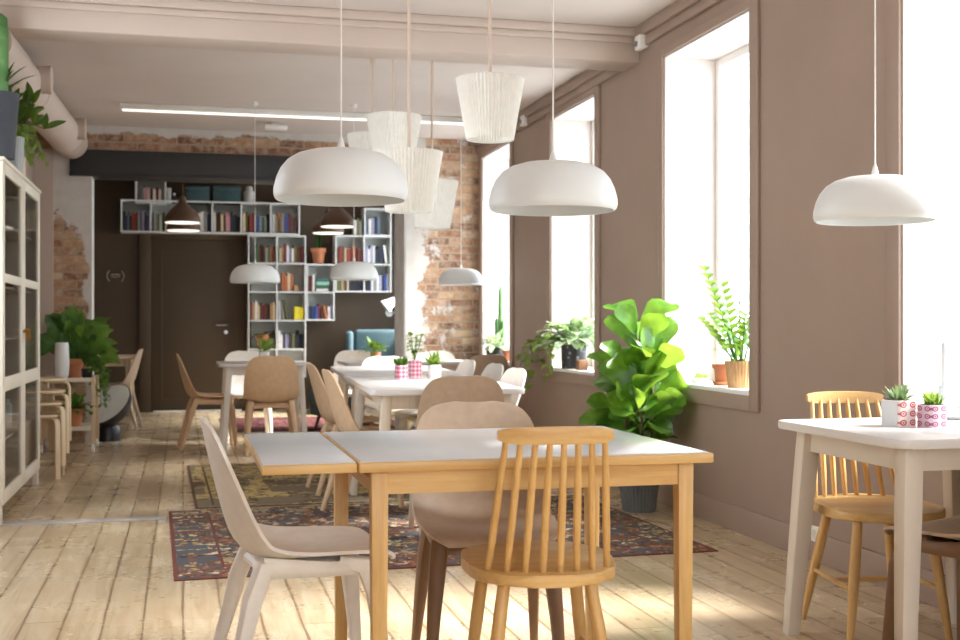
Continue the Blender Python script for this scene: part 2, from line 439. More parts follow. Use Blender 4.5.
# right-hand windows
for k, (a, b) in enumerate(WINS):
    m = MB(); x0, x1 = XR + .33, XR + .39; fw = .055
    m.box((x0, a, WZ0), (x1, a + fw, WZ1), .004); m.box((x0, b - fw, WZ0), (x1, b, WZ1), .004)
    m.box((x0, a + fw, WZ0), (x1, b - fw, WZ0 + .07), .004); m.box((x0, a + fw, WZ1 - fw), (x1, b - fw, WZ1), .004)
    w = struct('window_%d' % (k + 1), m, WHITE)
    bx((x0 + .025, a + fw, WZ0 + .07), (x0 + .033, b - fw, WZ1 - fw)).build('window_pane', WINGLASS, w, 0)
    m = MB()
    m.box((XR - .002, a - .004, WZ0), (x0, a + .006, WZ1)); m.box((XR - .002, b - .006, WZ0), (x0, b + .004, WZ1)); m.box((XR - .002, a, WZ1 - .006), (x0, b, WZ1 + .004))
    m.build('window_reveal', REVEAL, w, 0)
    bx((XR - .012, a + .006, WZ0 - .02), (x0, b - .006, WZ0 + .004), .003).build('window_sill', WHITE, w)
    m = MB(); t = .018; e = .10
    m.box((XR - t, a - e, WZ0 - .1), (XR, a - .004, WZ1 + .06), .004); m.box((XR - t, b + .004, WZ0 - .1), (XR, b + e, WZ1 + .06), .004)
    m.box((XR - t, a - .004, WZ0 - .1), (XR, b + .004, WZ0 - .021), .004); m.box((XR - t, a - .004, WZ1 + .005), (XR, b + .004, WZ1 + .06), .004)
    m.build('window_architrave', WALL, w)
# outer strip of wall beside the brick, brick wall with the wide opening
OX0, OX1, OZ = -.81, 2.10, 2.68
struct('wall_pier', bx((XL, YB, 0), (OX0, YB + .3, OZ)), brick_mat('old_brick_left', .40, (1.80, 2.42), (-.96, -.80)), smooth=0)['label'] = 'left brick pier with flaking plaster'
struct('wall_brick', bx((OX1, YB, 0), (XR + WT, YB + .55, 2.905)), brick_mat('old_brick_right', .40, None, (2.34, 2.09), 3.1), smooth=0)['label'] = 'exposed red brick pier beside the far window'
struct('wall_lintel', bx((XL, YB, OZ), (OX1, YB + .3, 2.905)), brick_mat('old_brick_lintel', .36, (2.78, 2.90), None, 1.7), smooth=0)['label'] = 'brick strip over the black steel beam'
struct('trim_1', bx((XL, YB - .03, 0), (-1.14, YB, OZ)), BEAMP)['label'] = 'pink painted wall strip left of the brick'
struct('trim_2', bx((OX1 - .012, YB + .004, 0), (OX1, YB + .55, OZ)), paint('pale_plaster', (214, 214, 214), .85, .08, 5, .2), smooth=0)['label'] = 'pale plastered edge of the brick opening'
m = MB(); m.box((-1.0, YB - .04, 2.46), (OX1, YB + .28, OZ), .004); m.box((-1.0, YB - .07, 2.44), (OX1, YB + .28, 2.46), .003)
struct('trim_3', m, STEEL)['label'] = 'black steel beam over the opening'
# alcove
struct('wall_back', bx((XL - .2, YF, 0), (3.4, YF + .2, ZC)), DARK, smooth=0)
AW = (12.4, 14.8)  # hidden window, added and enlarged to light the alcove shelves
m = MB(); m.box((3.0, YB + .55, 0), (3.2, AW[0], ZC)); m.box((3.0, AW[1], 0), (3.2, YF, ZC)); m.box((3.0, AW[0], 0), (3.2, AW[1], WZ0)); m.box((3.0, AW[0], 2.6), (3.2, AW[1], ZC))
struct('wall_alcove', m, DARK, smooth=0)
m = MB(); xx = 3.12; a, b = AW
for lo, hi in (((xx - .03, a, WZ0), (xx + .03, a + .06, 2.6)), ((xx - .03, b - .06, WZ0), (xx + .03, b, 2.6)), ((xx - .03, a + .06, WZ0), (xx + .03, b - .06, WZ0 + .06)), ((xx - .03, a + .06, 2.54), (xx + .03, b - .06, 2.6))): m.box(lo, hi)
w = struct('window_12', m, WHITE); bx((xx - .004, a + .06, WZ0 + .06), (xx + .004, b - .06, 2.54)).build('window_pane', WINGLASS, w, 0)
struct('wall_alcove_left', bx((XL, YB + .3, 0), (XL + .02, YF, 2.9)), DARK, smooth=0)
# painted ceiling beam with its fillets
m = MB(); m.box((XL, 7.21, 2.765), (XR, 7.50, ZC), .012); m.box((XL, 7.165, 2.925), (XR, 7.21, ZC), .01); m.box((XL, 7.185, 2.885), (XR, 7.21, 2.925), .008)
struct('trim_4', m, BEAMP)['label'] = 'broad pinkish ceiling beam'
# cornice boards along the right wall
m = MB()
for (ya, yb, zc) in ((YN, 7.165, ZC), (7.5, YB, 2.905)):
    m.box((XR - .055, ya, zc - .075), (XR, yb, zc), .012); m.box((XR - .03, ya, zc - .135), (XR, yb, zc - .075), .008)
struct('trim_5', m, WALL)['label'] = 'stepped cornice along the window wall'
struct('baseboard_right', bx((XR - .018, YN, 0), (XR, YB, .135), .005), WALL)
struct('baseboard_left', bx((XL, YN, 0), (XL + .018, YB - .03, .135), .005), WALL)
a = on_z(0, 521, 0); b = on_z(179, 515, 0)
m = MB(); yy = (a.y + b.y) / 2
m.box((XL, 6.93, 0), (-.09, 7.04, .006), .002); struct('trim_6', m, paint('grey_threshold', (176, 170, 166), .5, .1, 8, .1))['label'] = 'grey threshold strip across the floorboards'
# door in the dark wall
d0 = on_y(151, 412, YF); d1 = on_y(246, 412, YF); dz = on_y(196, 240, YF).z
m = MB(); fy = YF - .06
m.box((d0.x - .14, fy, 0), (d0.x, YF, dz + .12), .006); m.box((d1.x, fy, 0), (d1.x + .06, YF, dz + .12), .006); m.box((d0.x, fy, dz), (d1.x, YF, dz + .12), .006)
struct('trim_7', m, paint('door_frame_brown', (75, 60, 42), .55, .04, 2, .03))['label'] = 'dark brown door frame'
m = MB(); m.box((d0.x + .004, YF - .045, .02), (d1.x - .004, YF - .002, dz - .004), .004)
dr = struct('door_1', m, paint('door_brown', (76, 61, 43), .5, .04, 2, .03))
m = MB()
for q in ((d0.x + .12, d1.x - .12, .15, dz - .14),):
    x0, x1, z0, z1 = q; w = .02; y0, y1 = YF - .052, YF - .044
    m.box((x0, y0, z0), (x0 + w, y1, z1)); m.box((x1 - w, y0, z0), (x1, y1, z1)); m.box((x0 + w, y0, z0), (x1 - w, y1, z0 + w)); m.box((x0 + w, y0, z1 - w), (x1 - w, y1, z1))
m.build('door_panel', MATS['door_brown'], dr)
h = on_y(226, 325, YF - .045); m = MB()
m.tube([(h.x, YF - .045, h.z), (h.x, YF - .09, h.z)], .011); m.tube([(h.x + .005, YF - .09, h.z), (h.x - .12, YF - .09, h.z)], .01); m.lathe([(0, 0), (.026, 0), (.026, .006), (0, .006)], 20, (h.x, YF - .05, h.z))
m.tube([(h.x, YF - .045, h.z - .09), (h.x, YF - .06, h.z - .09)], .024, 16)
m.build('door_handle', CHROME, dr)
m = MB(); m.box((d0.x + .03, YF - .12, 0), (d1.x - .06, YF - .062, .02), .003); struct('trim_8', m, WHITE)['label'] = 'white door threshold'
# bracket emblem on the dark wall
c = on_y(115.5, 276, YF); t = thing('wall_emblem', 'small pale bracket shaped emblem on the dark wall beside the door', 'sign', (c.x, YF, c.z))
EMB = paint('emblem_white', (176, 166, 150), .5, .03, 10, 0)
for sx in (-1, 1):
    m = MB(); m.tube([(sx * (.10 - .03 * (k / 4) ** 2), -.008, .065 * k / 4) for k in range(-4, 5)], .006, 8); m.build('bracket', EMB, t)
m = MB(); m.tube([(-.055, -.008, .012), (-.03, -.008, .017), (.03, -.008, .017), (.055, -.008, .012)], .006, 8); m.tube([(-.05, -.008, -.006), (0, -.008, -.016), (.05, -.008, -.006)], .004, 8)
m.build('bar', EMB, t)

# ------------------------------------------------------------------ duct, ceiling fittings
A_, B_ = Vector((-1.077, 7.17, 2.68)), Vector((-.985, 11.47, 2.735))
m = MB(); m.tube([A_, A_.lerp(B_, .3), A_.lerp(B_, .7), B_], .145, 32)
t = tag(m.build('ventilation_duct', BEAMP), 'fat pink painted ventilation duct running along the left wall', 'duct')
for yy in (8.45, 10.7):
    c_ = A_.lerp(B_, (yy - A_.y) / (B_.y - A_.y)) + Vector((0, 0, .02)); m = MB(); prof = []
    for k in range(9): prof += [(.088 if k % 2 else .093, .05 + .016 * k)]
    m.lathe([(0, .05)] + prof + [(.093, .20), (0, .20)], 28)
    for v in m.bm.verts: v.co = Vector((c_.x + v.co.z, c_.y + v.co.x, c_.z + v.co.y))
    m.build('duct_branch', BEAMP, t)
    m = MB(); c2 = A_.lerp(B_, (yy + .35 - A_.y) / (B_.y - A_.y)); m.lathe([(.144, -.03), (.150, -.028), (.150, .028), (.144, .03)], 32)
    for v in m.bm.verts: v.co = Vector((c2.x + v.co.x, c2.y + v.co.z, c2.z + v.co.y))
    m.build('duct_collar', BEAMP, t)
a = on_z(119.5, 107, 2.87); b = on_z(475, 122.5, 2.87)
yy = (a.y + b.y) / 2
t = thing('ceiling_strip_light', 'long thin white strip light on the ceiling beyond the beam', 'ceiling light', (a.x, yy, 2.905))
bx((0, -.035, -.05), (b.x - a.x, .035, 0), .006).build('housing', WHITE, t)
bx((.02, -.022, -.062), (b.x - a.x - .02, .022, -.05), .004).build('diffuser', GLOW, t)
def spotbox(px, py, d, label, wall=False):
    p = on_x(px, py, XR) if wall else on_z(px, py, 2.87)
    t = thing('sensor_box', label, 'sensor', p)
    m = MB()
    if wall: m.box((-.07, -.045, -.045), (-.02, .045, .045), .012); m.build('body', WHITE, t); m = MB(); m.box((-.025, -.03, -.03), (0, .03, .03), .004); m.build('mount', WHITE, t); m = MB(); m.tube([(-.072, 0, -.01), (-.08, 0, -.01)], .018, 14); m.build('lens', paint('lens_grey', (120, 118, 116), .3, .05, 10, 0), t)
    else: m.box((-.1, -.05, -.03), (.1, .05, .01), .008); m.build('body', WHITE, t); m = MB(); m.box((-.04, -.03, .01), (.04, .03, .035)); m.build('mount', WHITE, t)
spotbox(647, 43, 0, 'white sensor box on the window wall just in front of the ceiling beam', True)
spotbox(529, 121, 0, 'white sensor box on the wall between the two farthest windows', True)
spotbox(476, 152, 0, 'white sensor box high on the wall near the brick corner', True)
spotbox(276, 126.5, 0, 'small white box on the ceiling by the strip light')
p = on_x(817, 534, XR - .018); t = thing('wall_socket', 'small white power socket on the baseboard behind the right white table', 'socket', p)
m = MB(); m.box((-.012, -.036, -.036), (0, .036, .036), .004); m.build('plate', WHITE, t); m = MB(); m.tube([(-.011, 0, 0), (-.016, 0, 0)], .022, 18); m.build('outlet', CABW, t)

# ------------------------------------------------------------------ pendant lamps
def dome(px, ybot, d, dia, label, ztop, first=[None]):
    p = at_d(px, ybot, d); s = dia / .4
    t = thing('pendant_lamp', label, 'lamp', p, 0, 'white dome pendant lamps')
    prof = [(.0, .152), (.05, .151), (.095, .146), (.13, .136), (.158, .119), (.178, .095), (.191, .067), (.199, .036), (.1995, .018), (.196, .006), (.190, 0)]
    inn = [(.187, .001), (.192, .014), (.194, .03), (.186, .064), (.172, .092), (.15, .114), (.125, .129), (.09, .138), (.05, .143), (0, .144)]
    m = MB(); m.lathe([(r * s, z * s) for r, z in prof + inn], 56); m.build('lamp_shade', LAMPW, t)
    m = MB(); m.lathe([(.012 * s, .15 * s), (.012 * s, .162 * s), (.007 * s, .18 * s), (.0035, .19 * s)], 16); m.build('cord_grip', CORDW, t)
    m = MB(); m.tube([(0, 0, .19 * s), (0, 0, ztop - p.z)], .0028, 8); m.build('cord', CORDW, t)
    m = MB(); m.lathe([(0, .145 * s), (.02 * s, .144 * s), (.02 * s, .10 * s), (0, .10 * s)], 14); b = m.build('lamp_socket', CORDW, t)
    m = MB(); m.lathe([(0, .03 * s), (.02 * s, .034 * s), (.03 * s, .055 * s), (.024 * s, .08 * s), (.015 * s, .10 * s)], 16); m.build('bulb', LAMPW, b)
    m = MB(); m.lathe([(.0, ztop - p.z - .03), (.022, ztop - p.z - .03), (.025, ztop - p.z), (0, ztop - p.z)], 20); m.build('ceiling_cup', CORDW, t)
dome(341, 200.5, 3.58, .40, 'white dome pendant lamp over the left half of the oak table', ZC)
dome(553, 211, 3.72, .40, 'white dome pendant lamp over the right half of the oak table', ZC)
dome(875, 221.5, 4.0, .40, 'white dome pendant lamp over the white table at the right wall', ZC)
dome(255, 283, 9.8, .405, 'small looking white dome pendant over the left rear table, in front of the dark door', 2.905)
dome(354, 280, 9.9, .40, 'white dome pendant in front of the right part of the bookshelf', 2.905)
dome(461, 285, 10.8, .40, 'white dome pendant in front of the brick wall', 2.905)

PLN = 56
def pleated(px, ytop, d, label, ztop, dia=.35, ht=.315, rot=.0):
    p = at_d(px, ytop, d)
    t = thing('pleated_pendant', label, 'lamp', (p.x, p.y, p.z), rot, 'pleated pendant shades')
    r0, r1 = dia / 2, dia * .345; seg = PLN * 2
    mod = lambda k, z: 1.0 + (.022 if k % 2 else -.022)
    m = MB(); n = 8
    prof = [(r0 + (r1 - r0) * i / n, -ht * i / n) for i in range(n + 1)]
    fs = m.lathe(prof, seg, mod=mod); m.build('lamp_shade', PLEAT, t, 20)
    for rr, z in ((r0, -.004), (r1, -ht + .004)):
        m = MB(); m.tube([(rr * .97 * math.cos(2 * PI * k / 40), rr * .97 * math.sin(2 * PI * k / 40), z) for k in range(41)], .003, 6, caps=False)
        if z > -.1:
            for k in range(3): m.tube([(0, 0, -.01), (r0 * .96 * math.cos(k * 2.094), r0 * .96 * math.sin(k * 2.094), -.01)], .002, 6)
        m.build('wire_ring', LAMPW, t)
    m = MB(); m.tube([(0, 0, -.12), (0, 0, ztop - p.z)], .0085, 10); m.build('rod', CORDB, t)
    m = MB(); m.lathe([(0, -.1), (.022, -.1), (.022, -.18), (0, -.18)], 14); m.build('lamp_socket', CORDW, t)
    m = MB(); m.lathe([(.0, ztop - p.z - .04), (.018, ztop - p.z - .04), (.022, ztop - p.z), (0, ztop - p.z)], 20); m.build('ceiling_cup', CORDB, t)
pleated(490, 79, 6.2, 'pleated white pendant shade hanging apart, rightmost of the pleated ones', ZC)
pleated(409, 152, 6.3, 'pleated white pendant hung before the ceiling beam, half behind the left dome lamp', ZC)
pleated(394, 116, 7.65, 'pleated white pendant shade hanging highest of the cluster behind the beam', 2.905)
pleated(432, 181.5, 8.1, 'pleated white pendant shade hanging lowest, in front of the brick', 2.905)
pleated(373, 135, 8.2, 'pleated white pendant shade mostly hidden, farthest left of the cluster', 2.905)

def bell(px, py, d, label, knob=True):
    p = at_d(px, py, d)
    t = thing('bell_pendant', label, 'lamp', p, 0, 'brown bell pendants')
    prof = [(.02, .27), (.03, .262), (.036, .235), (.044, .205), (.07, .175), (.12, .13), (.16, .085), (.18, .045), (.184, 0), (.178, 0), (.174, .042), (.155, .08), (.115, .122), (.065, .167), (.03, .2)]
    m = MB(); m.lathe(prof, 40); m.build('lamp_shade', BELL, t)
    m = MB(); m.lathe([(0, .012), (.17, .012), (.176, .002), (.17, -.006), (0, -.012)], 36); m.build('diffuser', GLOW, t)
    m = MB(); m.tube([(0, 0, .26), (0, 0, 2.905 - p.z)], .004, 6); m.build('cord', BELL, t)
    m = MB(); m.lathe([(0, 2.875 - p.z), (.045, 2.875 - p.z), (.05, 2.905 - p.z), (0, 2.905 - p.z)], 16); m.build('ceiling_cup', BELL, t)
bell(182.5, 222.5, 12.3, 'brown bell shaped pendant lamp in front of the upper bookshelf')
bell(183.5, 230.5, 13.2, 'brown bell shaped pendant just behind and below another, near the dark door')
bell(337.5, 226.5, 12.5, 'thin rimmed brown pendant by the bookshelf terracotta pot, the right and higher one')
bell(328, 233, 13.7, 'thin rimmed brown pendant by the bookshelf terracotta pot, the left and lower one')
# white reading lamp on the alcove wall
p = at_d(389, 304, 14.6); t = thing('wall_reading_lamp', 'small white cone reading lamp above the teal wing chair', 'lamp', p)
m = MB(); m.lathe([(.02, .1), (.035, .09), (.09, -.06), (.085, -.06), (.03, .085)], 24)
rt = Matrix.Rotation(R(52), 3, 'Y')
for v in m.bm.verts: v.co = rt @ v.co
m.build('lamp_shade', LAMPW, t); m = MB(); m.tube([(.08, 0, .06), (.14, 0, .0), (.16, .2, -.1), (.16, YF - p.y, -.1)], .008, 8); m.build('arm', LAMPW, t)
m = MB(); m.lathe([(0, 0), (.05, 0), (.05, .02), (0, .02)], 20)
for v in m.bm.verts: v.co = Vector((.16 + v.co.x, YF - p.y - v.co.z, -.1 + v.co.y))
m.build('wall_plate', LAMPW, t)

# ------------------------------------------------------------------ moulded shell chairs (front towards +Y)
def interp(P, k):
    out = []
    n = len(P)
    for i in range(n - 1):
        p0, p1, p2, p3 = P[max(i - 1, 0)], P[i], P[i + 1], P[min(i + 2, n - 1)]
        for j in range(k):
            t = j / k
            out.append(tuple(.5 * (2 * b + (c - a) * t + (2 * a - 5 * b + 4 * c - d) * t * t + (3 * b - a - 3 * c + d) * t ** 3) for a, b, c, d in zip(p0, p1, p2, p3)))
    out.append(P[-1]); return out
SHELLP = [  # y, z, half width, edge lift
    (.232, .424, .15, .0), (.226, .437, .178, .002), (.195, .446, .204, .006), (.11, .444, .216, .014), (.01, .434, .224, .026), (-.08, .428, .228, .042), (-.15, .440, .229, .056),
    (-.197, .482, .229, .062), (-.223, .545, .228, .056), (-.243, .62, .224, .044), (-.262, .70, .214, .030), (-.275, .762, .194, .018), (-.283, .80, .164, .010), (-.2865, .818, .125, .004), (-.288, .826, .07, 0)]
def shell_bm():
    pts = interp(SHELLP, 3); n = len(pts); W = 16; rows = []
    for i, (y, z, hw, lf) in enumerate(pts):
        a = pts[max(i - 1, 0)]; b = pts[min(i + 1, n - 1)]
        ty, tz = b[0] - a[0], b[1] - a[1]; L = math.hypot(ty, tz) or 1
        ny, nz = (tz / L, -ty / L)
        if nz < 0 and ny < 0: ny, nz = -ny, -nz
        if i < 18 and nz < 0: ny, nz = -ny, -nz
        if i >= 18 and ny < 0: ny, nz = -ny, -nz
        rows.append([Vector((hw * (2 * j / W - 1), y + ny * lf * abs(2 * j / W - 1) ** 2.2, z + nz * lf * abs(2 * j / W - 1) ** 2.2)) for j in range(W + 1)])
    m = MB(); fs = m.grid(rows); m.solid(fs, .010); return m
def chair_leg(sx, front):
    m = MB()
    if front: pts = [(sx * .155, .08, .428), (sx * .168, .150, .416), (sx * .178, .178, .34), (sx * .19, .192, .2), (sx * .203, .21, 0)]
    else: pts = [(sx * .15, -.07, .428), (sx * .166, -.132, .424), (sx * .178, -.165, .34), (sx * .192, -.20, .2), (sx * .206, -.262, 0)]
    m.tube(pts, [.019, .029, .027, .021, .014], 12, 1.0, up=(1, 0, 0), square=.7); return m
def seat_frame_bm():
    m = MB()
    for sx in (-1, 1): m.tube([(sx * .16, .165, .412), (sx * .172, .05, .412), (sx * .168, -.135, .424)], [.022, .022, .032], 8, .7, up=(0, 0, 1))
    m.tube([(-.165, .155, .405), (0, .15, .41), (.165, .155, .405)], [.018, .014, .018], 8); m.tube([(-.16, -.135, .398), (0, -.13, .402), (.16, -.135, .398)], [.02, .015, .02], 8)
    m.box((-.16, -.12, .402), (.16, .15, .43), .005)
    return m
SHELLS = {}
def shell_chair(x, y, rz, colour, label, group='moulded shell chairs'):
    key = colour; z = .008 if (-.1 < x < 2.35 and 5.1 < y < 9.5) else 0
    seatm, legm = {'white': (CHW, CHW), 'brown': (CHB, CHB), 'taupe': (CHT, CHT), 'taupedark': (CHT, CHD)}[key]
    if key not in SHELLS:
        t = thing('shell_chair', label, 'chair', (x, y, z), rz, group)
        shell_bm().build('seat_shell', seatm, t, 60)
        seat_frame_bm().build('seat_frame', legm, t)
        for sx in (-1, 1):
            for fr in (True, False): chair_leg(sx, fr).build('leg', legm, t)
        SHELLS[key] = t; return t
    return dup(SHELLS[key], (x, y, z), rz, label, group)
def face(dx, dy): return math.atan2(dy, dx) - PI / 2

p = at_d(199, 419, 3.42); sx = p.x + .27
shell_chair(p.x + .293, p.y + .015, face(1, .07), 'white', 'white moulded chair in side view at the left end of the oak table')
p = at_d(465, 404, 4.15)
shell_chair(p.x - .0, p.y - .30, face(-.1, -1), 'taupedark', 'taupe moulded chair with dark legs facing the camera behind the oak table')
p = at_d(462, 381, 6.0)
shell_chair(p.x + .02, p.y + .25, face(.06, 1), 'taupe', 'taupe moulded chair at the near end of the long white table, back to camera')
p = at_d(311, 365, 7.8); shell_chair(p.x + .27, p.y, face(1, .06), 'brown', 'light brown moulded chair left of the long white table, farther of the two')
p = at_d(327, 375, 6.8); shell_chair(p.x + .27, p.y, face(1, .06), 'brown', 'light brown moulded chair left of the long white table, nearer of the two')
for q, (px, py, d, lab) in enumerate(((517, 372, 7.0, 'pale moulded chair on the right of the long white table, nearest to the camera'),
                                      (496, 368, 7.8, 'pale moulded chair on the right of the long white table, second from the front'),
                                      (469, 364, 8.6, 'pale moulded chair on the right of the long white table, farthest back'))):
    p = at_d(px, py, d); shell_chair(p.x - .27, p.y, face(-1, -.07), 'white', lab)
p = at_d(387, 360, 9.55); shell_chair(p.x, p.y - .29, face(0.06, -1), 'white', 'white moulded chair at the far end of the long white table, behind the printed pots')
p = at_d(481, 354, 10.3); shell_chair(min(p.x, 2.52), p.y + .26, face(-.25, 1), 'taupe', 'taupe moulded chair below the far window, turned towards the rear white table')
shell_chair(1.66, 11.62, face(0, -1), 'white', 'white moulded chair behind the rear white table, in front of the teal wing chair')
shell_chair(2.36, 11.22, face(-.1, -1), 'white', 'white moulded chair behind the rear white table, against the brick wall')
shell_chair(.23, 10.85, face(1, .05), 'brown', 'light brown moulded chair in side view, left of the small table by the dark door')
shell_chair(.72, 10.32, face(.02, 1), 'brown', 'light brown moulded chair, back to camera, at the small table by the dark door')
shell_chair(.60, 11.62, face(.02, -1), 'white', 'white moulded chair peeping out behind the light brown one at the small table')
shell_chair(-.70, 13.05, face(-1, .1), 'taupe', 'pale brown moulded chair facing left at the table in the alcove')
shell_chair(2.41, 3.24, face(-.35, .94), 'taupedark', 'taupe moulded chair cut by the right edge of the picture, behind the white table leg')

# ------------------------------------------------------------------ spindle back chairs (front towards +Y)
def spindle_chair(loc, rz, label):
    t = thing('spindle_chair', label, 'chair', loc, rz, 'spindle back wooden chairs')
    m = MB(); pts = []
    for k in range(40):
        th = 2 * PI * k / 40; c, s_ = math.cos(th), math.sin(th)
        x = .205 * math.copysign(abs(c) ** .72, c); y = .245 * math.copysign(abs(s_) ** .78, s_)
        x *= 1.0 + .05 * (y / .245); pts.append((x, y))
    m.poly(pts, .428, .46, bev=.010); m.build('seat', OAKX, t)
    for k in range(8):
        f = k / 7 * 2 - 1; m = MB()
        y0 = -.205 + .055 * f * f
        a = Vector((f * .158, y0, .452)); b = Vector((f * .126, -.288 + .018 * f * f, .815))
        m.tube([a.lerp(b, q / 6) for q in range(7)], [.0085, .0095, .0105, .0105, .0095, .0085, .0075], 10); m.build('spindle', OAK, t)
    rows = []
    m = MB(); n = 24
    for i in range(n + 1):
        f = i / n * 2 - 1; x = f * .147; y = -.292 + .026 * f * f
        top = .836 + .005 * (1 - f * f) - .006 * abs(f) ** 8; bot = .797 + .010 * abs(f) ** 8
        rows.append([Vector((x, y - .010, bot)), Vector((x, y - .013, (top + bot) / 2)), Vector((x, y - .010, top)), Vector((x, y + .010, top)), Vector((x, y + .012, (top + bot) / 2)), Vector((x, y + .010, bot)), Vector((x, y - .010, bot))])
    m.grid(rows); bmesh.ops.remove_doubles(m.bm, verts=m.bm.verts, dist=1e-5)
    es = [e for e in m.bm.edges if e.is_boundary]; bmesh.ops.holes_fill(m.bm, edges=es); 
    m.build('top_rail', OAKX, t)
    feet = {}
    for sx in (-1, 1):
        for fr in (1, -1):
            a = Vector((sx * (.128 if fr > 0 else .112), .15 if fr > 0 else -.14, .432)); b = Vector((sx * .178, .20 if fr > 0 else -.225, 0))
            feet[(sx, fr)] = (a, b); m = MB()
            m.tube([a.lerp(b, q / 5) for q in range(6)], [.016, .018, .0185, .017, .014, .011], 12); m.build('leg', OAK, t)
    mids = []
    for sx in (-1, 1):
        a = feet[(sx, 1)][0].lerp(feet[(sx, 1)][1], .56); b = feet[(sx, -1)][0].lerp(feet[(sx, -1)][1], .56)
        m = MB(); m.tube([a, a.lerp(b, .5), b], [.007, .010, .007], 10); m.build('stretcher', OAKY, t); mids.append(a.lerp(b, .5))
    m = MB(); m.tube([mids[0], mids[0].lerp(mids[1], .5), mids[1]], [.007, .010, .007], 10); m.build('stretcher', OAKX, t)
    return t
spindle_chair((.943, 3.15, 0), R(-7), 'honey wood spindle back chair in the foreground, pushed up to the oak table')
w2 = spindle_chair((2.385, 3.80, 0), R(180 - 8), 'honey wood spindle back chair behind the white table at the right wall')

# ------------------------------------------------------------------ oak table with pull-out leaf
t = thing('dining_table', 'oak table with grey top and a pulled-out leaf in the foreground', 'table', (.43, 3.0, 0), 0)
L, Wd = .965, .87
bx((0, 0, .722), (L, Wd, .748), .004).build('tabletop', OAKX, t)
bx((.006, .012, .7475), (L - .012, Wd - .012, .7505), .001).build('table_surface', LAMI, t, label='grey laminate surface')
m = MB(); x0, y0, x1, y1 = .035, .03, L - .045, Wd - .04
m.box((x0 + .045, y0 + .006, .662), (x1 - .045, y0 + .028, .722)); m.build('apron', OAKX, t)
bx((x0 + .045, y1 - .028, .662), (x1 - .045, y1 - .006, .722)).build('apron', OAKX, t)
bx((x0 + .006, y0 + .045, .662), (x0 + .028, y1 - .045, .695)).build('apron', OAKY, t); bx((x1 - .028, y0 + .045, .662), (x1 - .006, y1 - .045, .722)).build('apron', OAKY, t)
for (a, b) in ((x0, y0), (x1 - .045, y0), (x0, y1 - .045), (x1 - .045, y1 - .045)):
    m = MB(); vs = m.box((a, b, 0), (a + .045, b + .045, .722), .004)
    for v in vs:
        f = 1 - .22 * (1 - v.co.z / .722); v.co.x = a + .0225 + (v.co.x - a - .0225) * f; v.co.y = b + .0225 + (v.co.y - b - .0225) * f
    m.build('leg', OAK, t)
lf = bx((-.242, -.004, .724), (-.006, Wd, .748), .004).build('extension_leaf', OAKX, t)
bx((-.238, .010, .7475), (-.008, Wd - .012, .7505), .001).build('leaf_surface', LAMI, lf, label='grey laminate surface')
m = MB(); m.box((-.20, .20, .70), (.4, .225, .722)); m.box((-.20, Wd - .225, .70), (.4, Wd - .2, .722)); m.build('leaf_runner', OAKX, t)

# ------------------------------------------------------------------ white tables with splayed legs
def rounded(x0, y0, x1, y1, r, n=6):
    P = []
    for cx_, cy_, a0 in ((x1 - r, y1 - r, 0), (x0 + r, y1 - r, 90), (x0 + r, y0 + r, 180), (x1 - r, y0 + r, 270)):
        for k in range(n + 1): th = R(a0 + 90 * k / n); P.append((cx_ + r * math.cos(th), cy_ + r * math.sin(th)))
    return P
def white_table(loc, rz, lx, ly, h, label, legmat=PALEW, topm=TABW, splay=.045, group='white tables with splayed legs', apr=None, lr=.028):
    t = thing('white_table', label, 'table', loc, rz, group)
    m = MB(); m.poly(rounded(-lx / 2, -ly / 2, lx / 2, ly / 2, .045), h - .028, h, bev=.006); m.build('tabletop', topm, t)
    ix, iy = lx / 2 - .09, ly / 2 - .09
    m = MB(); ah = .075
    for s_ in (-1, 1):
        m.box((-ix, s_ * iy - .012, h - .028 - ah), (ix, s_ * iy + .012, h - .028)); m.box((s_ * ix - .012, -iy, h - .028 - ah), (s_ * ix + .012, iy, h - .028))
    m.build('apron', apr or legmat, t)
    for sx in (-1, 1):
        for sy in (-1, 1):
            a = Vector((sx * ix, sy * iy, h - .028)); b = Vector((sx * (ix + splay), sy * (iy + splay), 0)); m = MB()
            m.tube([a.lerp(b, q / 4) for q in range(5)], [lr, lr, lr * .92, lr * .83, lr * .74], 12, .92, up=(1, 0, 0), square=.5); m.build('leg', legmat, t)
    return t
white_table((2.425, 3.515, 0), 0, .76, .78, .755, 'square white table with splayed legs by the right window', GREIGE, lr=.036)
th = -R(3.4)
def along(s_, o=0): return (1.31 + s_ * math.sin(-th) + o, 5.93 + s_ * math.cos(th), .008)
white_table(along(.85), th, .80, 1.68, .755, 'long white table behind the oak one, carrying three printed pots')
white_table(along(2.56), th, .80, 1.68, .755, 'white table joined to the far end of the long white table')
white_table((1.96, 10.72, 0), 0, 1.16, .76, .755, 'white table at the rear right, in front of the brick wall')
white_table((.68, 10.72, 0), 0, .78, .76, .755, 'small white table by the dark door, under a dome lamp', WHITE)
white_table((-.86, 13.25, 0), 0, .78, .75, .755, 'pale wooden table in the alcove behind the big plant', BIRCH, BIRCHX)

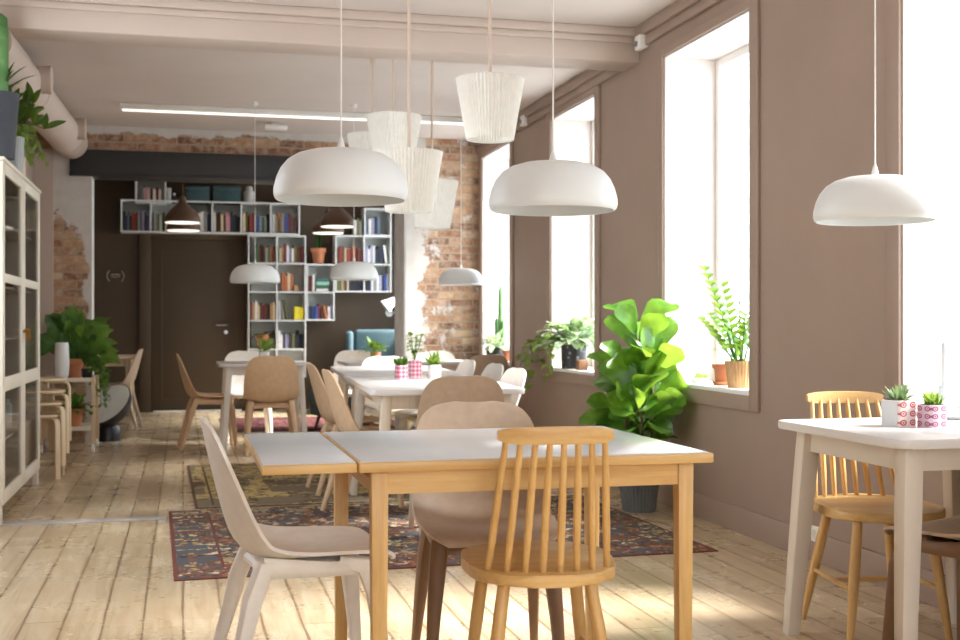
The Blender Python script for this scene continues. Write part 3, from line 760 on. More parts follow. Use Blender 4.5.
# ------------------------------------------------------------------ rugs
def rug(name, c, lx, ly, rz, mat, label, z=0):
    m = MB(); m.box((-lx / 2, -ly / 2, 0), (lx / 2, ly / 2, .006), .0015)
    o = m.build(name, mat, None); o.location = (c[0], c[1], z); o.rotation_euler = (0, 0, rz); tag(o, label, 'rug')
PERS = rug_mat('persian_rug', [(50, 50, 58), (138, 76, 62), (216, 202, 174), (78, 88, 98), (176, 118, 90), (96, 70, 64), (204, 188, 120), (58, 64, 72)],
               [(108, 86, 72), (124, 84, 66), (164, 148, 120), (88, 82, 78)], 1.27, .97, .1, (112, 66, 58))
rug('patterned_rug', (1.21, 6.27), 2.54, 1.94, R(1.3), PERS, 'worn oriental rug with blue and rust pattern behind the oak table')
YEL = rug_mat('patchwork_rug', [(92, 80, 64), (164, 144, 104), (200, 178, 124), (128, 116, 98), (104, 78, 64), (172, 156, 128)],
              [(114, 98, 78), (200, 176, 116), (104, 90, 78), (146, 126, 98)], 1.05, 1.1, .05, (96, 78, 62), 2.6, 22)
rug('patchwork_rug', (1.10, 8.40), 2.1, 2.2, R(1), YEL, 'olive and mustard patchwork rug under the long white table')
RED = rug_mat('dark_red_rug', [(70, 36, 40), (110, 52, 54), (50, 40, 46), (140, 96, 84)], [(84, 40, 44), (60, 36, 42)], .95, .9)
rug('dark_red_rug', (1.35, 13.2), 1.9, 1.8, 0, RED, 'dark red rug in the alcove below the bookshelf')

# ------------------------------------------------------------------ foliage
def leaf(m, base, d, L, W, droop=.4, fold=.25, shape='oval', n=7, up=(0, 0, 1), wav=0, mi=0):
    base = Vector(base); d = Vector(d).normalized(); u = Vector(up)
    side = d.cross(u)
    if side.length < 1e-3: side = d.cross(Vector((1, 0, .1)))
    side.normalize()
    rows = []; p = base.copy(); cur = d.copy()
    ph = random.random() * 6
    for i in range(n + 1):
        s = i / n
        if shape == 'fiddle': w = (.42 + .0 * s if s < .12 else .30 + .62 * ((s - .12) / .55) ** 1.1 if s < .67 else .92 * math.sqrt(max(0, 1 - ((s - .67) / .33) ** 2.2))) * (min(1, s / .05))
        elif shape == 'lance': w = math.sin(PI * min(1, s ** .75)) ** .9
        elif shape == 'heart': w = (1 - s) ** .7 * min(1, .35 + s * 5) * 1.05
        else: w = math.sin(PI * s ** .85) ** .75 if 0 < s < 1 else 0
        w = max(w, .02) * W / 2
        nrm = side.cross(cur).normalized()
        row = []
        for j in (-1, -.55, 0, .55, 1):
            row.append(p + side * (j * w) + nrm * (abs(j) * w * fold + wav * W * math.sin(s * 11 + ph + j * 2) * abs(j)))
        rows.append(row)
        p = p + cur * (L / n)
        cur = (cur + Vector((0, 0, -1)) * (droop / n)).normalized()
    m.grid(rows, mi)
def vec(az, el): return Vector((math.cos(az) * math.cos(el), math.sin(az) * math.cos(el), math.sin(el)))
def pot_bm(r0, r1, h, wall=.012, rim=0, seg=32, mod=None):
    m = MB(); P = [(0, 0), (r0, 0), (r0 + (r1 - r0) * .33, h * .33), (r0 + (r1 - r0) * .66, h * .66)]
    if rim: P += [(r1, h - rim), (r1 + .008, h - rim), (r1 + .01, h), (r1 - wall, h)]
    else: P += [(r1, h), (r1 - wall, h)]
    P += [(r1 - wall, h - .03 if h > .08 else h * .8), (0, h - .03 if h > .08 else h * .8)]
    m.lathe(P, seg, mod=mod); return m
def soil(t, r, z):
    m = MB(); m.lathe([(0, z + .006), (r * .5, z + .005), (r, z)], 20); m.build('soil', SOIL, t, 60)

# fiddle-leaf fig
p = at_d(631, 510, 7.02); t = thing('fiddle_leaf_fig', 'tall fiddle leaf fig in a dark ribbed pot between the windows', 'plant', (p.x + .05, p.y, 0))
rib = lambda k, z: 1 + (.02 if k % 2 else -.02)
RIBP = paint('dark_ribbed_ceramic', (104, 108, 110), .5, .08, 8, .1)
pot_bm(.095, .125, .25, .012, 0, 64, rib).build('pot', RIBP, t, 20); soil(t, .11, .22)
m = MB(); fo = MB()
for s_, (bx_, by_, hh) in enumerate(((0, 0, 1.08), (.06, -.05, .92), (-.06, .04, .84), (-.03, -.07, .70))):
    pts = [Vector((bx_ + .02 * math.sin(k * 1.3 + s_), by_ + .02 * math.cos(k * 1.1), .2 + (hh - .2) * k / 6)) for k in range(7)]
    m.tube(pts, [.012 - .001 * k for k in range(7)], 8)
    az = s_ * 1.9; nl = (25, 19, 17, 14)[s_]
    for k in range(nl):
        f = (k + .5) / nl; z = .34 + (hh - .34) * f; az += 2.4 + random.uniform(-.3, .3)
        ell = R(38 + 32 * f ** 2 + random.uniform(-14, 14)); Lf = random.uniform(.22, .30) * (1.0 if f < .9 else .9)
        b = Vector((bx_, by_, z)) + vec(az, .1) * .015; d = vec(az, ell)
        m.tube([b, b + d * .03], .0035, 6)
        if p.x + (b + d * (Lf + .04)).x > XR - .03: d.x *= .25; d.normalize()
        leaf(fo, b + d * .025, d, Lf, Lf * random.uniform(.66, .84), 1.0 + random.uniform(-.2, .6), .14, 'fiddle', 8, (random.uniform(-.5, .2), -random.uniform(.2, 1.1), .8), wav=.035)
for v in fo.bm.verts: v.co.x = min(v.co.x, XR - .03 - p.x - .05)
m.build('stem', STEM, t); fo.build('foliage', FIDDLE, t, 60)

# zamioculcas in a wicker pot on the middle window sill
def pinnate(m, st, base, d, L, nl, ll, lw, bend=.5, sm=None):
    p_ = Vector(base); cur = Vector(d).normalized(); pts = [p_.copy()]
    for k in range(nl):
        p_ = p_ + cur * (L / nl); cur = (cur + Vector((d[0], d[1], -.25)) * (bend / nl)).normalized(); pts.append(p_.copy())
        f = k / nl
        if f > .22:
            side = cur.cross(Vector((0, 0, 1)));
            if side.length < .05: side = Vector((0, 1, 0))
            side.normalize()
            for s_ in (-1, 1):
                leaf(m, p_, (side * s_ + cur * .9 + Vector((0, 0, .15))), ll * (1.0 - .3 * f), lw, .5, .2, 'oval', 5)
    st.tube(pts, [max(.0025, .007 * (1 - .7 * k / nl)) for k in range(len(pts))], 6)
SX = XR + .16
p = on_x(738, 386, XR + .09); t = thing('zz_plant', 'upright glossy plant in a ribbed wooden pot on the middle window sill', 'plant', (XR + .10, 5.985, WZ0 + .004))
WICK = wood('bamboo_slats', (176, 134, 88), (206, 168, 122), .6, 'z', 40)
pot_bm(.068, .086, .145, .01, 0, 56, rib).build('pot', WICK, t, 20); soil(t, .072, .118)
fo, st = MB(), MB()
for (az, el, L_, nl) in ((2.1, 74, .56, 12), (1.2, 82, .58, 12), (3.6, 78, .44, 11), (1.8, 58, .36, 10), (4.4, 70, .3, 9), (.6, 66, .34, 9), (2.9, 62, .3, 9)):
    pinnate(fo, st, vec(az, .3) * .03 + Vector((0, 0, .11)), vec(az, R(el)), L_, nl, .088, .046, .6)
for k in range(46):
    az = random.random() * 6.28; d = vec(az, R(random.uniform(20, 85))); leaf(fo, Vector((0, .02, .12)) + d * random.uniform(.03, .24), d, random.uniform(.06, .09), .055, .9, .15, 'heart', 5)
st.build('stem', MIDG, t); fo.build('foliage', MIDG, t, 60)
t = thing('terracotta_pot', 'empty terracotta pot on a saucer beside the ribbed wooden pot', 'pot', (XR + .12, 6.24, WZ0 + .004))
pot_bm(.045, .055, .12, .008, .025).build('pot', TERRA, t); m = MB(); m.lathe([(0, -.0), (.055, 0), (.066, .022), (.06, .022), (.052, .008), (0, .008)], 24); m.build('saucer', TERRA, t)
t = thing('small_sill_plant', 'tiny sprouting plant in a pale dish on the middle window sill', 'plant', (XR + .10, 6.52, WZ0 + .004))
m = MB(); m.lathe([(0, 0), (.04, 0), (.06, .03), (.055, .03), (.038, .008), (0, .008)], 20); m.build('dish', WHITE, t)
fo = MB()
for k in range(22): leaf(fo, (random.uniform(-.03, .03), random.uniform(-.04, .04), .02), vec(random.random() * 6.28, R(random.uniform(20, 80))), random.uniform(.03, .055), .018, .6, .2)
fo.build('foliage', LIGHTG, t, 60)

# window 3 (second from the back): black textured pot, ivy-like plant and trailing vine
def bushy(t, n, L0, L1, W, z, mat, rad=.05, el=(10, 75), droop=1.2, shape='oval', name='foliage'):
    fo = MB()
    for k in range(n):
        az = random.random() * 2 * PI; d = vec(az, R(random.uniform(*el))); L_ = random.uniform(L0, L1)
        leaf(fo, Vector((math.cos(az), math.sin(az), 0)) * rad * random.random() + Vector((0, 0, z)) + d * random.uniform(0, L_ * .9), d, L_, W * random.uniform(.8, 1.2), droop, .15, shape, 6, wav=.04)
    return fo.build(name, mat, t, 60)
p = on_x(574, 372, XR + .08); t = thing('variegated_plant', 'bushy variegated plant in a black textured pot on a window sill', 'plant', (XR + .08, p.y, WZ0 + .004))
dots = lambda k, z: 1 + (.03 if (k // 3 + int(z * 60)) % 2 else -.01)
TEXP = N('black_dimpled_pot'); vv = TEXP.coord(); vo = TEXP.new('ShaderNodeTexVoronoi'); vo.inputs['Scale'].default_value = 26; TEXP.l(vv, vo.inputs['Vector'])
TEXP.l(TEXP.ramp(vo.outputs['Distance'], [(.2, (110, 112, 112)), (.35, (22, 22, 24))]), TEXP.b.inputs['Base Color']); TEXP.rough(.35); TEXP = TEXP.m
pot_bm(.095, .10, .185, .012, 0, 36).build('pot', TEXP, t); soil(t, .085, .155)
bushy(t, 130, .11, .20, .075, .19, VARIEG, .08, (0, 75), 1.2)
vi = MB(); vs = MB()
random.seed(21)
for (az, L_, drop) in ((2.9, .46, .34), (2.6, .40, .30), (3.3, .30, .42), (2.2, .3, .2), (3.9, .22, .32)):
    pts = []; 
    for k in range(9):
        f = k / 8; pts.append(Vector((-.03 - .17 * min(1, f * 2.2) * abs(math.cos(az)), 1.75 * L_ * min(1, f * 1.35) * (1 if az < 3.4 else .35), .2 + .10 * math.sin(f * 2.4) - drop * f * f)))
    vs.tube(pts, .0025, 6)
    for k in range(1, 9):
        for j in range(3): leaf(vi, pts[k] + Vector((0, random.uniform(-.05, .05), random.uniform(-.02, .02))), vec(random.random() * 6.28, R(random.uniform(-50, 30))), random.uniform(.06, .10), .055, 1.0, .1, 'heart', 5)
vs.build('vine_stem', LIGHTG, t); vi.build('trailing_vine', LIGHTG, t, 60)
t = thing('white_cup', 'small white cup standing behind the black textured pot on the sill', 'cup', (XR + .16, p.y - .33, WZ0 + .004)); pot_bm(.04, .045, .10, .004).build('body', WHITE, t)
t = thing('wooden_block', 'brown wooden box at the front edge of the sill beside the black textured pot', 'box', (XR + .05, p.y - .27, WZ0 + .004)); bx((-.035, -.045, 0), (.035, .045, .075), .004).build('body', paint('walnut', (130, 92, 62), .6, .08, 20, .1), t)

# far window: cacti, leafy plant in black pot, terracotta pot
p = on_x(497, 357, XR + .06); t = thing('sill_plant_black_pot', 'pale leafy plant in a round black pot on the far window sill', 'plant', (XR + .02, p.y - .1, WZ0 + .004))
m = MB(); m.lathe([(0, 0), (.05, 0), (.085, .04), (.09, .085), (.075, .12), (.065, .12), (.065, .1), (0, .1)], 28); m.build('pot', BLACKP, t)
bushy(t, 60, .07, .13, .05, .13, VARIEG, .05, (-10, 80), 1.2)
p2 = on_x(507, 358, XR + .06); t = thing('terracotta_pot', 'small terracotta pot on the far window sill', 'pot', (XR + .06, p2.y - .06, WZ0 + .004)); pot_bm(.04, .055, .10, .007, .025).build('pot', TERRA, t); soil(t, .045, .075)
t = thing('cactus', 'tall slim cactus group in the far window', 'plant', (XR + .11, 11.10, WZ0 + .004))
pot_bm(.055, .065, .10, .007).build('pot', BLACKP, t)
m = MB()
for (x, y, hh, r) in ((0, .0, .70, .024), (.02, .05, .46, .02), (-.02, .06, .40, .02), (.01, -.04, .38, .018)):
    m.tube([(x, y, .07), (x, y, hh * .5), (x * 1.2, y, hh * .92), (x * 1.2, y, hh)], [r, r, r * .85, r * .3], 10)
m.build('cactus_column', CACT, t)

# ------------------------------------------------------------------ printed pots
def dot_mat(name, bg, c1, c2, scale, sz):
    q = N(name); v = q.coord(scale=(scale, scale, sz)); sp = q.new('ShaderNodeSeparateXYZ'); q.l(v, sp.inputs[0])
    def cell(o): return q.math('SUBTRACT', q.math('FRACT', o), .5)
    hx = q.math('ADD', sp.outputs['X'], sp.outputs['Y'])
    a = cell(hx); b = cell(sp.outputs['Z'])
    d = q.math('SQRT', q.math('ADD', q.math('MULTIPLY', a, a), q.math('MULTIPLY', b, b)))
    col = q.ramp(d, [(0, c2), (.10, c2), (.12, bg), (.18, bg), (.20, c1), (.33, c1), (.36, bg)], 'LINEAR')
    q.l(col, q.b.inputs['Base Color']); q.rough(.4); return q.m
def gingham(name, bg, c, scale):
    q = N(name); v = q.coord(scale=(scale, scale, scale)); sp = q.new('ShaderNodeSeparateXYZ'); q.l(v, sp.inputs[0])
    a = q.math('GREATER_THAN', q.math('FRACT', q.math('ADD', sp.outputs['X'], sp.outputs['Y'])), .45); b = q.math('GREATER_THAN', q.math('FRACT', sp.outputs['Z']), .45)
    q.l(q.ramp(q.math('MULTIPLY', q.math('ADD', a, b), .5), [(0, bg), (.5, tuple((x + y) / 2 for x, y in zip(bg, c))), (1, c)]), q.b.inputs['Base Color']); q.rough(.45); return q.m
DOTR = dot_mat('red_ring_print', (236, 220, 216), (186, 84, 96), (186, 84, 96), 23.8, 34); DOTP = dot_mat('pink_ring_print', (222, 200, 214), (166, 86, 122), (170, 96, 130), 27.8, 40)
GINR = gingham('pink_check', (238, 214, 220), (186, 92, 118), 40); GINW = gingham('pale_check', (240, 238, 234), (214, 214, 210), 40)
def square_pot(t, s_, h, mat, bev=.012):
    m = MB(); P = rounded(-s_, -s_, s_, s_, bev); m.poly(P, 0, h - .0, 0, .002); m.build('pot', mat, t)
    m = MB(); m.poly(rounded(-s_ + .006, -s_ + .006, s_ - .006, s_ - .006, bev), h - .002, h + .001, 0); m.build('soil', SOIL, t)
TZ = .755
p = on_z(896, 427, TZ); t = thing('succulent', 'grey green succulent in a white pot with red rings on the right table', 'plant', (p.x + .03, p.y + .03, TZ), R(12))
square_pot(t, .042, .088, DOTR)
m = MB(); m.box((-.0428, -.036, .003), (-.0418, .036, .085)); m.build('plain_face', paint('pale_grey_glaze', (206, 208, 208), .4, .03, 6, 0), t, label='plain pale grey side')
fo = MB()
for k in range(46):
    f = k / 46; leaf(fo, (random.uniform(-.02, .02), random.uniform(-.02, .02), .08), vec(k * 2.4, R(78 - 62 * f)), random.uniform(.045, .075), .013, -.35, .5, 'lance', 5)
fo.build('foliage', SUCC, t, 60)
p = on_z(932, 428, TZ); t = thing('grass_plant', 'tufted green plant in a pink ring patterned pot on the right table', 'plant', (p.x + .02, p.y + .03, TZ), R(8))
square_pot(t, .036, .075, DOTP)
fo = MB()
for k in range(70): leaf(fo, (random.uniform(-.02, .02), random.uniform(-.02, .02), .072), vec(random.random() * 6.28, R(random.uniform(45, 88))), random.uniform(.035, .055), .009, .3, .3, 'lance', 4)
fo.build('foliage', LIGHTG, t, 60)
p = on_z(958, 421, TZ); cy = (p.x + .06, p.y + .12, TZ)
t = thing('candle_tray', 'round grey tray under the white candle on the right table', 'tray', cy)
m = MB(); m.lathe([(0, 0), (.095, 0), (.105, .014), (.1, .014), (.09, .005), (0, .005)], 36); m.build('dish', paint('grey_stone', (168, 170, 172), .5, .05, 10, .05), t)
t = thing('candle_holder', 'slim white candle holder standing on the round grey tray', 'candle holder', (cy[0] - .03, cy[1], TZ + .0055))
m = MB(); m.lathe([(0, 0), (.026, 0), (.026, .004), (.0225, .01), (.0215, .10), (.019, .112), (.012, .112), (.012, .09), (0, .09)], 24); m.build('body', paint('pale_blue_grey_glaze', (196, 204, 210), .45, .02, 5, 0), t)
t = thing('candle', 'tall slim white candle in the white holder', 'candle', (cy[0] - .03, cy[1], TZ + .0055 + .0905))
m = MB(); m.tube([(0, 0, 0), (0, 0, .17), (0, 0, .182)], [.0108, .0105, .004], 16); m.build('wax', paint('candle_wax', (208, 212, 214), .5, .01, 5, 0), t); m = MB(); m.tube([(0, 0, .18), (0, .001, .192)], .0012, 6); m.build('wick', BLACKP, t)

def table_pot(px, py, mat, plant, label, s_=.034, h=.085):
    p = on_z(px, py, .763); t = thing('potted_herb', label, 'plant', (p.x, p.y + .02, .763), R(8)); square_pot(t, s_, h, mat)
    fo = MB()
    if plant == 'dome':
        for k in range(80): leaf(fo, (random.uniform(-.03, .03), random.uniform(-.03, .03), h), vec(random.random() * 6.28, R(random.uniform(35, 88))), random.uniform(.03, .06), .02, .5, .2, 'oval', 4)
        fo.build('foliage', MIDG, t, 60)
    elif plant == 'tall':
        st = MB()
        for k in range(7):
            az = k * .9; d = vec(az, R(72)); b = Vector((0, 0, h)); st.tube([b, b + d * .09, b + d * .15 + Vector((0, 0, .02))], .002, 6)
            for j in range(6): leaf(fo, b + d * (.05 + .022 * j), vec(random.random() * 6.28, R(random.uniform(-10, 50))), random.uniform(.04, .065), .035, .8, .15, 'heart', 5)
        st.build('stem', LIGHTG, t); fo.build('foliage', LIGHTG, t, 60)
    else:
        for k in range(30): leaf(fo, (random.uniform(-.025, .025), random.uniform(-.025, .025), h), vec(random.random() * 6.28, R(random.uniform(20, 85))), random.uniform(.06, .1), .022, .7, .25, 'lance', 5)
        fo.build('foliage', LIGHTG, t, 60)
table_pot(402, 379.5, GINR, 'dome', 'low dark green herb in a pink checked pot, leftmost of three on the long table')
table_pot(415.5, 377.5, GINR, 'tall', 'tall light green herb in a pink checked pot, middle of three on the long table', .036, .105)
table_pot(435, 379, GINW, 'spiky', 'spiky pale green plant in a white pot, rightmost of three on the long table')
p = on_z(264, 360, TZ); t = thing('potted_herb', 'light green plant in a white pot on the small table by the dark door', 'plant', (p.x - .03, 10.85, TZ)); square_pot(t, .045, .09, GINW); bushy(t, 40, .05, .1, .035, .09, LIGHTG, .03, (10, 85), .8)
t = thing('potted_herb', 'round green plant in a terracotta pot on the rear right table', 'plant', (1.72, 10.95, TZ)); pot_bm(.04, .05, .08, .007).build('pot', TERRA, t); bushy(t, 60, .05, .09, .04, .085, MIDG, .04, (0, 85), .8)

# ------------------------------------------------------------------ bookshelves on the dark wall
SY0, SY1 = YF - .30, YF - .004
def wz(px, py): v = on_y(px, py, SY0); return v.x, v.z
TH = .017
def shelf_unit(cols, rows, label, back=True, name='wall_shelf'):
    x0, z0 = wz(cols[0], rows[-1]); x1, z1 = wz(cols[-1], rows[0])
    t = thing(name, label, 'shelf', ((x0 + x1) / 2, SY1, z0), 0, 'white box shelves'); cxm = (x0 + x1) / 2
    m = MB(); d0 = SY0 - SY1
    m.box((x0 - cxm, d0, 0), (x0 - cxm + TH, 0, z1 - z0), .001); m.box((x1 - cxm - TH, d0, 0), (x1 - cxm, 0, z1 - z0), .001)
    m.box((x0 - cxm + TH, d0, 0), (x1 - cxm - TH, 0, TH)); m.box((x0 - cxm + TH, d0, z1 - z0 - TH), (x1 - cxm - TH, 0, z1 - z0)); m.build('carcass', SHELFW, t)
    for c_ in cols[1:-1]:
        xx = wz(c_, rows[0])[0] - cxm; m = MB(); m.box((xx - TH / 2, d0 + .002, TH), (xx + TH / 2, -.004, z1 - z0 - TH)); m.build('divider', SHELFW, t)
    ced = [wz(c_, rows[0])[0] for c_ in cols]
    for r_ in rows[1:-1]:
        zz = wz(cols[0], r_)[1] - z0
        m = MB()
        for i in range(len(ced) - 1):
            xa = ced[i] - cxm + (TH if i == 0 else TH / 2); xb = ced[i + 1] - cxm - (TH if i == len(ced) - 2 else TH / 2)
            m.box((xa, d0 + .002, zz - TH / 2), (xb, -.004, zz + TH / 2))
        m.build('shelf_board', SHELFW, t)
    if back: m = MB(); m.box((x0 - cxm + TH, -.004, TH), (x1 - cxm - TH, 0, z1 - z0 - TH)); m.build('back_panel', GALV, t)
    return x0, x1, z0, z1
shelf_unit([120.5, 150.5, 212.5, 241.3, 271, 300], [203.3, 231.8], 'long white box shelf running above the dark door')
shelf_unit([135, 166], [177.3, 202.8], 'small grey cube shelf standing on the left end of the long shelf')
shelf_unit([248, 277, 306], [235.5, 263, 291.8, 320.6, 349.6, 378], 'tall white box shelf tower right of the dark door')
shelf_unit([306.4, 334.6], [264, 292.2, 320.6], 'white box shelf of two cells attached to the tower')
shelf_unit([335.3, 364.3, 391.5], [236, 264, 292], 'white box shelf of four cells on the right')
shelf_unit([364.3, 391.5], [208.5, 235.7], 'single white box shelf cell at the upper right')

COLS = dict(navy=(38, 46, 72), steel=(96, 116, 132), black=(34, 34, 36), red=(146, 66, 54), orange=(184, 112, 74), brown=(104, 66, 44), dark_brown=(66, 42, 32), white=(222, 220, 214), grey=(140, 142, 140),
            lilac=(160, 156, 184), cream=(214, 196, 160), olive=(104, 104, 64), green=(62, 96, 70), teal=(60, 108, 112), mint=(148, 196, 170), pink=(196, 140, 140), maroon=(110, 40, 48), blue=(52, 78, 140), yellow=(226, 210, 48), tan=(186, 146, 102), purple=(84, 70, 116))
BM = {k: paint('book_' + k, v, .6, .05, 20, .03) for k, v in COLS.items()}
ORD = ['first', 'second', 'third', 'fourth', 'fifth', 'sixth', 'seventh', 'eighth', 'ninth', 'tenth', 'eleventh', 'twelfth', 'thirteenth', 'fourteenth']
def book_mesh(w, h, d, mat):
    m = MB(); c = .0025
    m.box((0, 0, 0), (w, c * 1.6, h)); m.box((0, c * 1.6, 0), (c, d, h)); m.box((w - c, c * 1.6, 0), (w, d, h)); m.box((c, c * 1.6, .004), (w - c, d - .004, h - .004), 0, 1)
    return m.mesh('book', [mat, PAGES], 0)
def books(px0, px1, pyb, names, where, hmul=1.0, lean=None, gap=.0):
    xa, zb = wz(px0, pyb); xb, _ = wz(px1, pyb); n = len(names); w = (xb - xa) / n
    zb += TH * .5 + .001
    cnt = {}
    for i, c_ in enumerate(names):
        if c_ is None: continue
        h_ = random.uniform(.185, .25) * hmul; ww = w * random.uniform(.86, .97); dd = random.uniform(.15, .2)
        o = link('book', book_mesh(ww, h_, dd, BM[c_])); o.location = (xa + i * w, SY0 + random.uniform(.015, .05), zb)
        if lean and i in lean:
            a = lean[i]; o.rotation_euler = (0, a, 0)
            if a < 0: o.location.x += h_ * math.sin(-a)
            if a > 0: o.location.z += math.sin(a) * ww
        k = sum(1 for z in names[:i] if z) ; 
        tag(o, '%s book, %s from the left %s' % (c_.replace('_', ' '), ORD[k], where), 'book', 'books on the wall shelves')
books(123, 148.5, 231.5, ['black', 'navy', 'steel', 'dark_brown', 'red', 'red', 'brown', 'white', 'purple', 'grey', 'navy', 'purple'], 'in the leftmost cell of the long shelf')
books(154, 176, 231.5, ['grey', 'olive', 'white', 'green', 'cream', 'olive', 'cream', 'brown'], 'in the wide cell of the long shelf')
books(192, 210.5, 231.5, ['maroon', 'brown', 'white', 'white', 'grey', 'navy'], 'at the right of the wide long-shelf cell', 1.05)
books(214, 240, 232, ['white', 'brown', 'dark_brown', 'cream', 'dark_brown', 'pink', 'pink', 'navy', 'black', 'navy', 'black'], 'in the third cell of the long shelf')
books(243, 269.5, 232.3, ['cream', 'olive', 'brown', 'red', 'maroon', 'steel', 'blue', 'grey', 'green', 'grey', 'black'], 'in the fourth cell of the long shelf')
books(273, 296, 232.5, ['white', 'grey', 'orange', 'olive', 'white', 'blue', 'purple', 'maroon', 'green', 'maroon'], 'in the last cell of the long shelf')
books(142, 164, 202.5, ['grey', 'pink', 'white', 'maroon', 'white', 'maroon', 'white', 'grey'], 'in the small grey cube', .8)
T = 'of the tall tower'
books(256, 275.5, 262.5, ['green', 'brown', 'dark_brown', 'dark_brown', 'white', 'green', 'orange', 'brown'], 'in the top left cell ' + T, .9)
books(279.5, 304, 262.5, ['cream', 'cream', 'maroon', 'white', 'lilac', 'white', 'olive', 'brown', 'brown', 'maroon'], 'in the top right cell ' + T, .9)
books(282, 294, 291.5, ['orange', 'orange', 'cream', 'orange'], 'in the second right cell ' + T, .95)
books(294.5, 298.5, 291.5, ['tan'], 'ending the second right tower cell', .35)
books(250, 275.5, 320.2, ['brown', 'tan', 'white', 'cream', 'brown', 'maroon', 'brown', 'black', 'tan', 'cream'], 'in the third left cell ' + T, .95)
books(278.5, 285, 320.2, ['white', 'grey', 'olive'], 'leaning in the third right cell ' + T, 1.1, {0: -.05, 1: -.1, 2: -.2})
books(294.5, 304.3, 320.2, ['yellow', 'yellow'], 'in the third right tower cell', .72)
books(278.5, 304, 349.2, ['white', 'white', 'navy', 'lilac', 'lilac', 'black', 'olive', 'black', 'black', 'navy', 'black'], 'in the fourth right cell ' + T, .9)
books(308, 315, 291.8, ['brown', 'maroon', 'white'], 'standing in the upper cell of the two cell shelf', .85)
books(308, 333, 320.2, ['steel', 'navy', 'blue', 'blue', 'maroon', 'brown', 'orange', None, 'white', 'lilac'], 'in the lower cell of the two cell shelf', .85, {5: -.12, 6: -.2})
books(337, 363.3, 263.6, ['brown', 'red', 'brown', 'cream', 'red', 'red', 'orange', 'maroon', 'brown', 'maroon'], 'in the upper left cell of the four cell shelf', .9)
books(365.5, 386, 263.6, ['lilac', 'white', 'lilac', 'white', 'navy', 'black', 'navy', 'white'], 'in the upper right cell of the four cell shelf', .95, {7: -.12})
books(337, 363.3, 291.6, ['olive', 'olive', 'cream', 'brown', 'white', 'black', 'black', 'black', 'navy', 'black'], 'in the lower left cell of the four cell shelf', .8)
books(366, 390.3, 291.6, ['black', 'navy', 'white', 'grey', 'white', 'lilac', 'navy', 'blue', 'white'], 'in the lower right cell of the four cell shelf', .95)
books(354, 363, 235.5, ['white', 'olive', 'grey'], 'standing free on top of the four cell shelf', .95)
books(366, 381, 235.3, ['steel', 'white', 'lilac', 'navy', 'steel'], 'in the single cell at the upper right', .95)
# lying stack
xa, zb = wz(316.5, 291.8); zz = zb + TH * .5 + .001
for nm, hh, wd in (('white', .03, .15), ('green', .045, .155), ('mint', .042, .165), ('teal', .03, .15)):
    o = link('book', book_mesh(hh, wd, .2, BM[nm])); o.rotation_euler = (0, PI / 2, 0); o.location = (xa, SY0 + .03, zz + hh); zz += hh + .001
    tag(o, '%s book lying flat in the stack in the two cell shelf' % nm, 'book', 'books on the wall shelves')
# things on top of the shelves
LIDB = paint('teal_box_board', (52, 78, 82), .7, .08, 8, .05)
for (a, b, lab) in ((185.5, 209.5, 'dark teal storage box standing on the long shelf, left of the pair'), (213, 240.5, 'dark teal storage box standing on the long shelf, right of the pair')):
    xa, zb = wz(a, 203.1); xb, zt = wz(b, 186.5); t = thing('storage_box', lab, 'box', ((xa + xb) / 2, SY0 + .14, zb + .002)); hw = (xb - xa) / 2; hh = zt - zb
    bx((-hw, -.11, 0), (hw, .11, hh * .74), .004).build('body', LIDB, t); bx((-hw - .004, -.115, hh * .74), (hw + .004, .115, hh), .004).build('lid', LIDB, t)
xa, zb = wz(249.8, 203.6); t = thing('lidded_jar', 'pale ceramic jar with round lid at the right end on the long shelf', 'jar', (xa, SY0 + .12, zb + .002))
m = MB(); m.lathe([(0, 0), (.062, 0), (.07, .02), (.07, .15), (.05, .165), (0, .165)], 28); m.build('body', paint('pale_ceramic', (190, 190, 186), .4, .03, 5, 0), t); m = MB(); m.lathe([(0, .166), (.044, .166), (.046, .2), (.036, .222), (0, .226)], 24); m.build('lid', MATS['pale_ceramic'], t)
xa, zb = wz(168.8, 203); t = thing('small_vase', 'small pale vase between the grey cube and the teal boxes', 'vase', (xa, SY0 + .1, zb + .002))
m = MB(); m.lathe([(0, 0), (.028, 0), (.034, .06), (.024, .12), (.03, .19), (.024, .19), (.018, .12), (0, .1)], 20); m.build('body', MATS['pale_ceramic'], t)
xa, zb = wz(174, 203); t = thing('small_bottle', 'small dark bottle with pale cap beside the pale vase', 'bottle', (xa, SY0 + .1, zb + .002))
m = MB(); m.lathe([(0, 0), (.028, 0), (.028, .08), (.012, .1), (0, .1)], 18); m.build('body', BLACKP, t); m = MB(); m.lathe([(0, .1), (.016, .1), (.016, .13), (0, .13)], 16); m.build('cap', WHITE, t)
def pot_on_shelf(px, py, label, r, h, plant, mat=MIDG):
    xa, zb = wz(px, py); t = thing('terracotta_planter', label, 'plant', (xa, SY0 + .12, zb + .004)); pot_bm(r * .72, r, h, .008, h * .25).build('pot', TERRA, t); soil(t, r * .85, h - .035)
    if plant: bushy(t, *plant[:6], mat, *plant[6:])
    return t
t = pot_on_shelf(319.5, 263.3, 'terracotta pot with a slim green plant on top of the two cell shelf', .088, .19, None)
st = MB()
for k in range(5): st.tube([(.02 * math.cos(k), .02 * math.sin(k), .16), (.03 * math.cos(k), .03 * math.sin(k), .34 + .03 * k), (.035 * math.cos(k), .035 * math.sin(k), .4 + .04 * k)], [.012, .011, .003], 8)
st.build('stem', DARKG, t)
t = pot_on_shelf(263.5, 349.2, 'terracotta pot with dark drooping plant in the lower left cell of the tall tower', .085, .18, None)
bushy(t, 50, .05, .10, .05, .165, DARKG, .06, (-10, 40), 1.6)
